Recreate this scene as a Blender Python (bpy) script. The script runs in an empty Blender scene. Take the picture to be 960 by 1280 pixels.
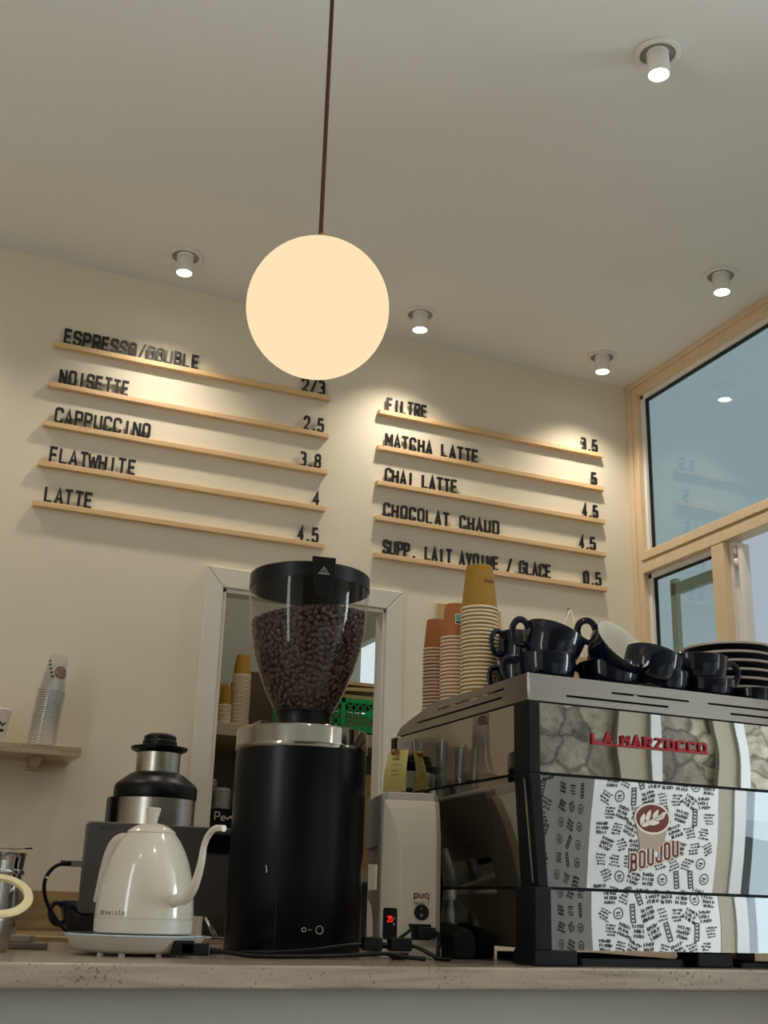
import bpy, math, random
from math import sin, cos, pi, radians, sqrt, atan2
from mathutils import Vector, Matrix

random.seed(7)
S = bpy.context.scene
COL = S.collection

# ------------------------------------------------------------------ camera
CZ = 1.027
yaw, pitch, roll = radians(22.724), radians(18.6386), radians(1.7122)
fwd = Vector((sin(yaw) * cos(pitch), cos(yaw) * cos(pitch), sin(pitch)))
rt = Vector((cos(yaw), -sin(yaw), 0))
up = rt.cross(fwd)
rt2 = cos(roll) * rt + sin(roll) * up
up2 = -sin(roll) * rt + cos(roll) * up
cam_d = bpy.data.cameras.new('camera')
cam = bpy.data.objects.new('camera', cam_d)
COL.objects.link(cam)
cam_d.sensor_fit = 'VERTICAL'
cam_d.sensor_height = 24
cam_d.sensor_width = 18
cam_d.lens = 1467.24 * 24 / 1280
cam_d.clip_start = 0.05
M = Matrix.Identity(4)
for i in range(3):
    M[i][0] = rt2[i]; M[i][1] = up2[i]; M[i][2] = -fwd[i]
M[2][3] = CZ
cam.matrix_world = M
S.camera = cam

# ------------------------------------------------------------------ world, daylight, exposure
W = bpy.data.worlds.new('overcast_sky')
S.world = W
W.use_nodes = True
wn, wl = W.node_tree.nodes, W.node_tree.links
bg = wn['Background']
bg.inputs[0].default_value = (0.40, 0.46, 0.52, 1)
bg.inputs[1].default_value = 0.95

def area(name, loc, rot, sx, sy, power, color):
    d = bpy.data.lights.new(name, 'AREA')
    d.shape = 'RECTANGLE'; d.size = sx; d.size_y = sy
    d.energy = power; d.color = color
    o = bpy.data.objects.new(name, d)
    o.location = loc; o.rotation_euler = rot
    COL.objects.link(o)
    return o
# daylight through the shop window on the street side (right of the camera, far off frame)
area('shopfront_daylight', (5.9, 0.1, 1.75), (0, radians(90), 0), 2.2, 2.3, 250, (0.80, 0.91, 1.0))
# daylight through the glazed door beside it
area('glazed_door_daylight', (5.0, -1.14, 0.95), (radians(90), 0, 0), 1.1, 1.1, 4.5, (0.66, 0.88, 1.0))

area('side_window_daylight', (-1.52, .99, 1.82), (0, radians(-90), 0), 1.9, .3, 14, (0.90, 0.95, 1.0))

S.view_settings.view_transform = 'Standard'
S.view_settings.look = 'None'
S.view_settings.exposure = 0.0
S.view_settings.gamma = 1.0
S.view_settings.use_curve_mapping = False
S.cycles.use_denoising = True
S.cycles.max_bounces = 10
S.cycles.diffuse_bounces = 5
S.cycles.transparent_max_bounces = 64
S.cycles.sample_clamp_indirect = 6.0
S.cycles.caustics_refractive = False

# ------------------------------------------------------------------ materials
def lin(c):
    if isinstance(c, str):
        c = [int(c[i:i + 2], 16) / 255 for i in (0, 2, 4)]
        c = [x / 12.92 if x <= .04045 else ((x + .055) / 1.055) ** 2.4 for x in c]
    return (c[0], c[1], c[2], 1)

def mat(name, col, rough=.5, metal=0, noise=0, nscale=8, bump=0, bscale=60, coat=0, spec=.5, stretch=None):
    m = bpy.data.materials.new(name)
    m.use_nodes = True
    n, l = m.node_tree.nodes, m.node_tree.links
    b = n['Principled BSDF']
    c = lin(col)
    b.inputs['Base Color'].default_value = c
    b.inputs['Roughness'].default_value = rough
    b.inputs['Metallic'].default_value = metal
    b.inputs['Specular IOR Level'].default_value = spec
    b.inputs['Coat Weight'].default_value = coat
    tc = n.new('ShaderNodeTexCoord')
    vec = tc.outputs['Object']
    if stretch:
        mp = n.new('ShaderNodeMapping'); mp.inputs['Scale'].default_value = stretch
        l.new(vec, mp.inputs['Vector']); vec = mp.outputs['Vector']
    if noise:
        t = n.new('ShaderNodeTexNoise'); t.inputs['Scale'].default_value = nscale; t.inputs['Detail'].default_value = 5
        l.new(vec, t.inputs['Vector'])
        r = n.new('ShaderNodeValToRGB')
        r.color_ramp.elements[0].position = .3; r.color_ramp.elements[1].position = .7
        r.color_ramp.elements[0].color = tuple(x * (1 - noise) for x in c[:3]) + (1,)
        r.color_ramp.elements[1].color = tuple(min(1, x * (1 + noise)) for x in c[:3]) + (1,)
        l.new(t.outputs['Fac'], r.inputs['Fac']); l.new(r.outputs['Color'], b.inputs['Base Color'])
    if bump:
        t = n.new('ShaderNodeTexNoise'); t.inputs['Scale'].default_value = bscale; t.inputs['Detail'].default_value = 4
        l.new(vec, t.inputs['Vector'])
        bp = n.new('ShaderNodeBump'); bp.inputs['Strength'].default_value = bump; bp.inputs['Distance'].default_value = .004
        l.new(t.outputs['Fac'], bp.inputs['Height']); l.new(bp.outputs['Normal'], b.inputs['Normal'])
    return m

def emit(name, col, strength):
    m = bpy.data.materials.new(name); m.use_nodes = True
    n, l = m.node_tree.nodes, m.node_tree.links
    n.remove(n['Principled BSDF'])
    e = n.new('ShaderNodeEmission'); e.inputs[0].default_value = lin(col); e.inputs[1].default_value = strength
    l.new(e.outputs[0], n['Material Output'].inputs[0])
    return m

def thin_glass(name, tint, rough=.02, boost=1.0, ior=1.5, milk=0, milkcol=(.8, .8, .8)):
    m = bpy.data.materials.new(name); m.use_nodes = True
    n, l = m.node_tree.nodes, m.node_tree.links
    n.remove(n['Principled BSDF'])
    tr = n.new('ShaderNodeBsdfTransparent'); tr.inputs[0].default_value = lin(tint)
    src = tr
    if milk:
        df = n.new('ShaderNodeBsdfDiffuse'); df.inputs[0].default_value = lin(milkcol)
        mm = n.new('ShaderNodeMixShader'); mm.inputs[0].default_value = milk
        l.new(tr.outputs[0], mm.inputs[1]); l.new(df.outputs[0], mm.inputs[2]); src = mm
    g = n.new('ShaderNodeBsdfGlossy'); g.inputs['Roughness'].default_value = rough
    fr = n.new('ShaderNodeFresnel'); fr.inputs[0].default_value = ior
    ge = n.new('ShaderNodeNewGeometry')
    io = n.new('ShaderNodeMapRange'); io.inputs['To Min'].default_value = ior; io.inputs['To Max'].default_value = 1 / ior
    l.new(ge.outputs['Backfacing'], io.inputs['Value']); l.new(io.outputs[0], fr.inputs[0])
    mu = n.new('ShaderNodeMath'); mu.operation = 'MULTIPLY'; mu.inputs[1].default_value = boost; mu.use_clamp = True
    mx = n.new('ShaderNodeMixShader')
    l.new(fr.outputs[0], mu.inputs[0]); l.new(mu.outputs[0], mx.inputs[0])
    l.new(src.outputs[0], mx.inputs[1]); l.new(g.outputs[0], mx.inputs[2])
    l.new(mx.outputs[0], n['Material Output'].inputs[0])
    return m

def travertine(name, base, dark, light, pores=True):
    m = mat(name, base, rough=.22)
    n, l = m.node_tree.nodes, m.node_tree.links
    b = n['Principled BSDF']
    tc = n.new('ShaderNodeTexCoord')
    mp = n.new('ShaderNodeMapping'); mp.inputs['Scale'].default_value = (1.2, 7, 14)
    l.new(tc.outputs['Object'], mp.inputs['Vector'])
    t = n.new('ShaderNodeTexNoise'); t.inputs['Scale'].default_value = 3; t.inputs['Detail'].default_value = 9; t.inputs['Distortion'].default_value = .5
    l.new(mp.outputs['Vector'], t.inputs['Vector'])
    r = n.new('ShaderNodeValToRGB')
    r.color_ramp.elements[0].position = .3; r.color_ramp.elements[0].color = lin(dark)
    r.color_ramp.elements[1].position = .72; r.color_ramp.elements[1].color = lin(light)
    e = r.color_ramp.elements.new(.5); e.color = lin(base)
    l.new(t.outputs['Fac'], r.inputs['Fac'])
    if pores:
        v = n.new('ShaderNodeTexNoise'); v.inputs['Scale'].default_value = 150; v.inputs['Detail'].default_value = 2
        l.new(tc.outputs['Object'], v.inputs['Vector'])
        v2 = n.new('ShaderNodeTexNoise'); v2.inputs['Scale'].default_value = 9
        l.new(tc.outputs['Object'], v2.inputs['Vector'])
        ad = n.new('ShaderNodeMath'); ad.operation = 'MULTIPLY_ADD'; ad.inputs[1].default_value = .35
        l.new(v2.outputs['Fac'], ad.inputs[0]); l.new(v.outputs['Fac'], ad.inputs[2])
        r2 = n.new('ShaderNodeValToRGB')
        r2.color_ramp.elements[0].position = .47; r2.color_ramp.elements[0].color = (.25, .22, .19, 1)
        r2.color_ramp.elements[1].position = .56; r2.color_ramp.elements[1].color = (1, 1, 1, 1)
        l.new(ad.outputs[0], r2.inputs['Fac'])
        mx = n.new('ShaderNodeMix'); mx.data_type = 'RGBA'; mx.blend_type = 'MULTIPLY'; mx.inputs[0].default_value = .75
        l.new(r.outputs['Color'], mx.inputs[6]); l.new(r2.outputs['Color'], mx.inputs[7])
        l.new(mx.outputs[2], b.inputs['Base Color'])
    else:
        l.new(r.outputs['Color'], b.inputs['Base Color'])
    return m

def rubble(name):
    m = mat(name, '8a8478', rough=.85)
    n, l = m.node_tree.nodes, m.node_tree.links
    b = n['Principled BSDF']
    tc = n.new('ShaderNodeTexCoord')
    ns = n.new('ShaderNodeTexNoise'); ns.inputs['Scale'].default_value = 5; ns.inputs['Detail'].default_value = 4
    l.new(tc.outputs['Object'], ns.inputs['Vector'])
    mx0 = n.new('ShaderNodeMix'); mx0.data_type = 'RGBA'; mx0.inputs[0].default_value = .16
    l.new(tc.outputs['Object'], mx0.inputs[6]); l.new(ns.outputs['Color'], mx0.inputs[7])
    v = n.new('ShaderNodeTexVoronoi'); v.inputs['Scale'].default_value = 6
    l.new(mx0.outputs[2], v.inputs['Vector'])
    r = n.new('ShaderNodeValToRGB')
    r.color_ramp.elements[0].color = lin('56514a'); r.color_ramp.elements[1].color = lin('c0b9a8')
    l.new(v.outputs['Color'], r.inputs['Fac'])
    v2 = n.new('ShaderNodeTexVoronoi'); v2.feature = 'DISTANCE_TO_EDGE'; v2.inputs['Scale'].default_value = 6
    l.new(mx0.outputs[2], v2.inputs['Vector'])
    r2 = n.new('ShaderNodeValToRGB'); r2.color_ramp.elements[0].color = (.35, .33, .3, 1); r2.color_ramp.elements[1].position = .1
    l.new(v2.outputs['Distance'], r2.inputs['Fac'])
    n3 = n.new('ShaderNodeTexNoise'); n3.inputs['Scale'].default_value = 18; n3.inputs['Detail'].default_value = 7
    l.new(tc.outputs['Object'], n3.inputs['Vector'])
    r3 = n.new('ShaderNodeValToRGB'); r3.color_ramp.elements[0].position = .3; r3.color_ramp.elements[0].color = (.5, .47, .43, 1); r3.color_ramp.elements[1].position = .7
    l.new(n3.outputs['Fac'], r3.inputs['Fac'])
    a = n.new('ShaderNodeMix'); a.data_type = 'RGBA'; a.blend_type = 'MULTIPLY'; a.inputs[0].default_value = 1
    l.new(r.outputs['Color'], a.inputs[6]); l.new(r2.outputs['Color'], a.inputs[7])
    c = n.new('ShaderNodeMix'); c.data_type = 'RGBA'; c.blend_type = 'MULTIPLY'; c.inputs[0].default_value = 1
    l.new(a.outputs[2], c.inputs[6]); l.new(r3.outputs['Color'], c.inputs[7])
    l.new(c.outputs[2], b.inputs['Base Color'])
    bp = n.new('ShaderNodeBump'); bp.inputs['Strength'].default_value = .6; bp.inputs['Distance'].default_value = .03
    l.new(v2.outputs['Distance'], bp.inputs['Height']); l.new(bp.outputs['Normal'], b.inputs['Normal'])
    return m

MT = {}
MT['wall'] = mat('painted_wall', 'dfd5c0', .75, noise=.035, nscale=2.2, bump=.12, bscale=35)
MT['ceil'] = mat('painted_ceiling', 'e3e3df', .8, noise=.02, nscale=1.5)
MT['floor'] = mat('floor_tile', 'b3aa9c', .4, noise=.1, nscale=6)
MT['trim'] = mat('painted_trim', 'd9d3c6', .4, noise=.015, nscale=5)
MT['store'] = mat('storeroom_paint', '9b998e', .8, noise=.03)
MT['storeshelf'] = mat('storeroom_shelf_board', 'b9a78a', .6, noise=.06, stretch=(1, 8, 8))
MT['pine'] = mat('pine_ledge', 'dcb88a', .5, noise=.13, nscale=5, stretch=(1.5, 40, 40))
MT['beech'] = mat('window_timber', 'dcc5a2', .45, noise=.04, nscale=5, stretch=(8, 8, 1.5))
MT['black'] = mat('black_letter', '121212', .45)
MT['white'] = mat('white_paint', 'eceae6', .4)
MT['spot'] = mat('white_lamp_metal', 'e4e1da', .4)
MT['recess'] = mat('grey_recess', '8e8b86', .6)
MT['lens'] = emit('lamp_lens', 'fff1dc', 14)
MT['globe'] = emit('opal_globe', 'ffe2b6', 1.02)
MT['brass'] = mat('brass', 'b08d4c', .28, 1)
MT['cord'] = mat('brown_fabric_cord', '4a2318', .8)
MT['trav'] = travertine('travertine', '96897a', '7d705f', 'a99b87')
MT['travsh'] = travertine('shelf_travertine', 'b8a385', '9d8768', 'cbb798')
MT['travbs'] = travertine('travertine_backsplash', 'a98d68', '8f7450', 'bd9f76', False)
MT['bar'] = mat('grey_plaster_bar', '8d8b85', .7, noise=.05, nscale=3, bump=.15, bscale=20)
MT['steel'] = mat('brushed_steel', 'b9b5ae', .28, 1, noise=.06, nscale=4, stretch=(1, 1, 60))
MT['steelH'] = mat('satin_cover_steel', '948f88', .36, 1, noise=.03, nscale=5, stretch=(1, 60, 60))
MT['mirror'] = mat('polished_steel', 'b0aeaa', .012, 1)
MT['mirror2'] = mat('polished_side_steel', '9d978e', .02, 1)
MT['ring'] = mat('ring_steel', '9a958d', .10, 1)
MT['petrim'] = thin_glass('clear_cup_rim', (.93, .93, .93), .06, 2.8, 1.5, .26, (.9, .88, .85))
MT['pier'] = mat('plain_pier_plaster', '8d8578', .8)
MT['pier2'] = mat('grey_white_frame', 'aeb2b4', .5)
MT['chrome'] = mat('chrome', 'd0d0d0', .1, 1)
MT['blackm'] = mat('black_powder_coat', '06080e', .4, spec=.2)
MT['blackg'] = mat('grinder_black', '04060b', .3, spec=.22)
MT['blackp'] = mat('black_plastic', '08080a', .35, spec=.25)
MT['rubber'] = mat('black_rubber', '0a0a0a', .65)
MT['hopper'] = thin_glass('clear_hopper', (.93, .92, .90), .02, .8, 1.45)
MT['bean'] = mat('roasted_bean', '3a241a', .36, noise=.3, nscale=30)
MT['crease'] = mat('bean_crease', '150c08', .7)
MT['beandark'] = mat('bean_mass', '160d09', .8)
MT['cream'] = mat('cream_enamel', 'c9c2b2', .16, coat=.5)
MT['creamp'] = mat('cream_plastic', 'c6bfb1', .35)
MT['press'] = mat('press_enamel', 'b0a796', .4)
MT['pressd'] = mat('press_enamel_grey', 'a29d93', .42)
MT['led'] = emit('red_led', 'ff2a10', 1.5)
MT['grey'] = mat('dark_grey_metal', '55524e', .42, .3)
MT['greyd'] = mat('screen_dark', '2a2725', .3)
MT['navy'] = mat('navy_glaze', '08101f', .1, spec=.38)
MT['whiteg'] = mat('white_glaze', 'e9e4da', .15, coat=.4)
MT['kraft'] = mat('kraft_cup', 'a9672f', .65, noise=.05, nscale=20)
MT['mustard'] = mat('mustard_cup', '9c7316', .6, noise=.03)
MT['paper'] = mat('cup_rim_paper', 'e2d5bf', .6)
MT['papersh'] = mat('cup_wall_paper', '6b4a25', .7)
MT['plate'] = mat('plate_rim_glaze', 'b5aaa0', .25)
MT['pet'] = thin_glass('clear_plastic', (.985, .985, .985), .08, .9, 1.45, .015, (.9, .9, .9))
MT['glassjar'] = thin_glass('jar_glass', (.86, .88, .88), .03, 1.3)
MT['gasket'] = mat('rubber_gasket', 'd9c79a', .5)
MT['red'] = mat('red_enamel', 'a00f24', .3)
MT['redpk'] = mat('red_packet', 'c0191a', .4)
MT['brown'] = mat('brown_print', '6b2f22', .6)
MT['stw'] = mat('white_print', 'ece4dc', .6)
MT['stg'] = mat('taupe_print', 'b3a598', .6)
MT['note'] = mat('yellow_note', 'f7ea98', .7, noise=.03)
MT['tape'] = thin_glass('clear_sleeve', (.75, .75, .82), .1, 1, 1.5, .25, (.6, .6, .7))
MT['crate'] = mat('green_crate_plastic', '11a05a', .4)
MT['carton'] = mat('beige_carton', 'b9a06c', .8, noise=.08, nscale=12)
MT['kraftp'] = mat('kraft_paper', 'b99a6c', .8, noise=.06)
MT['lid'] = mat('white_lid', 'dcdad2', .4)
MT['lit'] = emit('frosted_daylit_pane', 'd9e6ea', .95)
MT['pane'] = thin_glass('window_pane', (.80, .88, .86), .015, 1.2, 1.5)
MT['pane2'] = thin_glass('plain_pane', (.85, .9, .92), .02, .8, 1.45)
MT['stone'] = rubble('rubble_stone')
MT['wrap'] = mat('printed_paper', 'd6dae2', .6)
MT['wraptan'] = mat('printed_board', 'a79f93', .7)
MT['ink'] = mat('print_ink', '2a2a2e', .7)
MT['pave'] = mat('street_paving', '93979a', .8, noise=.1)
MT['cloth'] = mat('black_cloth', '0c0b0b', .95, bump=.3)
MT['tool'] = mat('grey_tool', '6d675e', .6)
MT['green'] = mat('green_print', '3e9c86', .6)
MT['string'] = mat('white_string', 'd9d2c2', .8)
MT['teal'] = mat('dark_teal', '0c2a2a', .5)

# ------------------------------------------------------------------ mesh builder
class MB:
    def __init__(s):
        s.v = []; s.f = []; s.m = []; s.sm = []
    def add(s, vs, fs, mi=0, smooth=False):
        b = len(s.v)
        s.v += [tuple(v) for v in vs]
        for f in fs:
            s.f.append(tuple(i + b for i in f)); s.m.append(mi); s.sm.append(smooth)
        return s
    def box(s, a, b, mi=0):
        x0, y0, z0 = [min(p, q) for p, q in zip(a, b)]; x1, y1, z1 = [max(p, q) for p, q in zip(a, b)]
        return s.add([(x0, y0, z0), (x1, y0, z0), (x1, y1, z0), (x0, y1, z0), (x0, y0, z1), (x1, y0, z1), (x1, y1, z1), (x0, y1, z1)],
                     [(0, 3, 2, 1), (4, 5, 6, 7), (0, 1, 5, 4), (1, 2, 6, 5), (2, 3, 7, 6), (3, 0, 4, 7)], mi)
    def rbox(s, a, b, r, mi=0, ax=2, seg=4):
        # box with rounded corners around axis ax
        lo = [min(p, q) for p, q in zip(a, b)]; hi = [max(p, q) for p, q in zip(a, b)]
        i, j = [k for k in range(3) if k != ax]
        pts = []
        for cx, cy, a0 in ((hi[i] - r, hi[j] - r, 0), (lo[i] + r, hi[j] - r, 90), (lo[i] + r, lo[j] + r, 180), (hi[i] - r, lo[j] + r, 270)):
            for k in range(seg + 1):
                t = radians(a0 + 90 * k / seg); pts.append((cx + r * cos(t), cy + r * sin(t)))
        def p3(p, h):
            q = [0, 0, 0]; q[i] = p[0]; q[j] = p[1]; q[ax] = h; return q
        n = len(pts)
        vs = [p3(p, lo[ax]) for p in pts] + [p3(p, hi[ax]) for p in pts]
        fs = [tuple(range(n))[::-1], tuple(range(n, 2 * n))] + [(k, (k + 1) % n, n + (k + 1) % n, n + k) for k in range(n)]
        return s.add(vs, fs, mi)
    def prism(s, poly, f0, f1, mi=0):
        # poly: list of 2D; f0,f1: map 2D -> 3D of the two ends
        n = len(poly)
        return s.add([f0(p) for p in poly] + [f1(p) for p in poly],
                     [tuple(range(n))[::-1], tuple(range(n, 2 * n))] + [(k, (k + 1) % n, n + (k + 1) % n, n + k) for k in range(n)], mi)
    def lathe(s, prof, seg=48, mi=0, c=(0, 0, 0), smooth=True, fn=None, mis=None):
        vs = []; fs = []
        if smooth:   # split rings at sharp corners so they shade crisply
            P2 = [prof[0]]; cut = set(); M2 = [] if mis else None
            for i in range(1, len(prof)):
                P2.append(prof[i])
                if M2 is not None: M2.append(mis[i - 1])
                if i < len(prof) - 1:
                    a = Vector(prof[i]) - Vector(prof[i - 1]); b = Vector(prof[i + 1]) - Vector(prof[i])
                    if a.length > 1e-7 and b.length > 1e-7 and a.angle(b) > radians(38):
                        cut.add(len(P2) - 1); P2.append(prof[i])
                        if M2 is not None: M2.append(0)
            prof = P2; mis = M2
        else: cut = set()
        n = len(prof)
        for r, z in prof:
            for k in range(seg):
                t = 2 * pi * k / seg
                vs.append((c[0] + r * cos(t), c[1] + r * sin(t), c[2] + z))
        if fn: vs = [fn(v) for v in vs]
        b = len(s.v); s.v += [tuple(v) for v in vs]
        for i in range(n - 1):
            if i in cut: continue
            for k in range(seg):
                k2 = (k + 1) % seg
                s.f.append((b + i * seg + k, b + i * seg + k2, b + (i + 1) * seg + k2, b + (i + 1) * seg + k))
                s.m.append(mis[i] if mis else mi); s.sm.append(smooth)
        return s
    def disc(s, r, z, c=(0, 0, 0), seg=48, mi=0):
        return s.add([(c[0] + r * cos(2 * pi * k / seg), c[1] + r * sin(2 * pi * k / seg), c[2] + z) for k in range(seg)], [tuple(range(seg))], mi)
    def tube(s, pts, r, seg=10, mi=0, smooth=True, flat=1.0, caps=True):
        pts = [Vector(p) for p in pts]; n = len(pts)
        rr = r if isinstance(r, (list, tuple)) else [r] * n
        vs = []; prev = None
        for i, p in enumerate(pts):
            d = (pts[min(i + 1, n - 1)] - pts[max(i - 1, 0)]).normalized()
            if prev is None:
                a = Vector((0, 0, 1)) if abs(d.z) < .9 else Vector((1, 0, 0))
                u = d.cross(a).normalized()
            else:
                u = (prev - d * prev.dot(d)).normalized()
            prev = u; w = d.cross(u)
            for k in range(seg):
                t = 2 * pi * k / seg
                vs.append(p + u * (rr[i] * cos(t)) + w * (rr[i] * flat * sin(t)))
        fs = [(i * seg + k, i * seg + (k + 1) % seg, (i + 1) * seg + (k + 1) % seg, (i + 1) * seg + k) for i in range(n - 1) for k in range(seg)]
        s.add(vs, fs, mi, smooth)
        if caps:
            b = len(s.v) - n * seg
            s.f.append(tuple(b + k for k in range(seg))[::-1]); s.m.append(mi); s.sm.append(False)
            s.f.append(tuple(b + (n - 1) * seg + k for k in range(seg))); s.m.append(mi); s.sm.append(False)
        return s
    def xf(s, fn, start=0):
        s.v[start:] = [tuple(fn(Vector(v))) for v in s.v[start:]]
        return s
    def mesh(s, name, mats):
        me = bpy.data.meshes.new(name)
        me.from_pydata(s.v, [], s.f)
        for m in (mats if isinstance(mats, (list, tuple)) else [mats]):
            me.materials.append(MT[m] if isinstance(m, str) else m)
        me.polygons.foreach_set('material_index', s.m)
        me.polygons.foreach_set('use_smooth', s.sm)
        me.update()
        return me
    def build(s, name, mats, parent=None, loc=None, bevel=0):
        o = bpy.data.objects.new(name, s.mesh(name, mats))
        COL.objects.link(o)
        if parent: o.parent = parent
        if loc is not None: o.location = loc
        import bmesh
        bm = bmesh.new(); bm.from_mesh(o.data); bmesh.ops.recalc_face_normals(bm, faces=bm.faces); bm.to_mesh(o.data); bm.free()
        if bevel:
            b = o.modifiers.new('bevel', 'BEVEL'); b.width = bevel; b.segments = 2; b.limit_method = 'ANGLE'; b.angle_limit = radians(40)
        return o

def smooth_path(pts, n=8):
    P = [Vector(p) for p in pts]; out = []
    for i in range(len(P) - 1):
        p0 = P[max(i - 1, 0)]; p1 = P[i]; p2 = P[i + 1]; p3 = P[min(i + 2, len(P) - 1)]
        for k in range(n):
            t = k / n
            out.append(.5 * ((2 * p1) + (p2 - p0) * t + (2 * p0 - 5 * p1 + 4 * p2 - p3) * t * t + (3 * p1 - p0 - 3 * p2 + p3) * t ** 3))
    out.append(P[-1])
    return out

def tag(o, label, cat, group=None, kind=None):
    o['label'] = label; o['category'] = cat
    if group: o['group'] = group
    if kind: o['kind'] = kind
    return o
def thing(name, label, cat, loc=(0, 0, 0), rz=0, group=None):
    o = bpy.data.objects.new(name, None); COL.objects.link(o)
    o.location = loc; o.rotation_euler = (0, 0, rz); o.empty_display_size = .02
    return tag(o, label, cat, group)
def struct(o):
    o['kind'] = 'structure'; return o
def copy_tree(o, parent=None):
    c = o.copy(); COL.objects.link(c)
    if parent: c.parent = parent
    for ch in list(o.children): copy_tree(ch, c)
    return c

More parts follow.
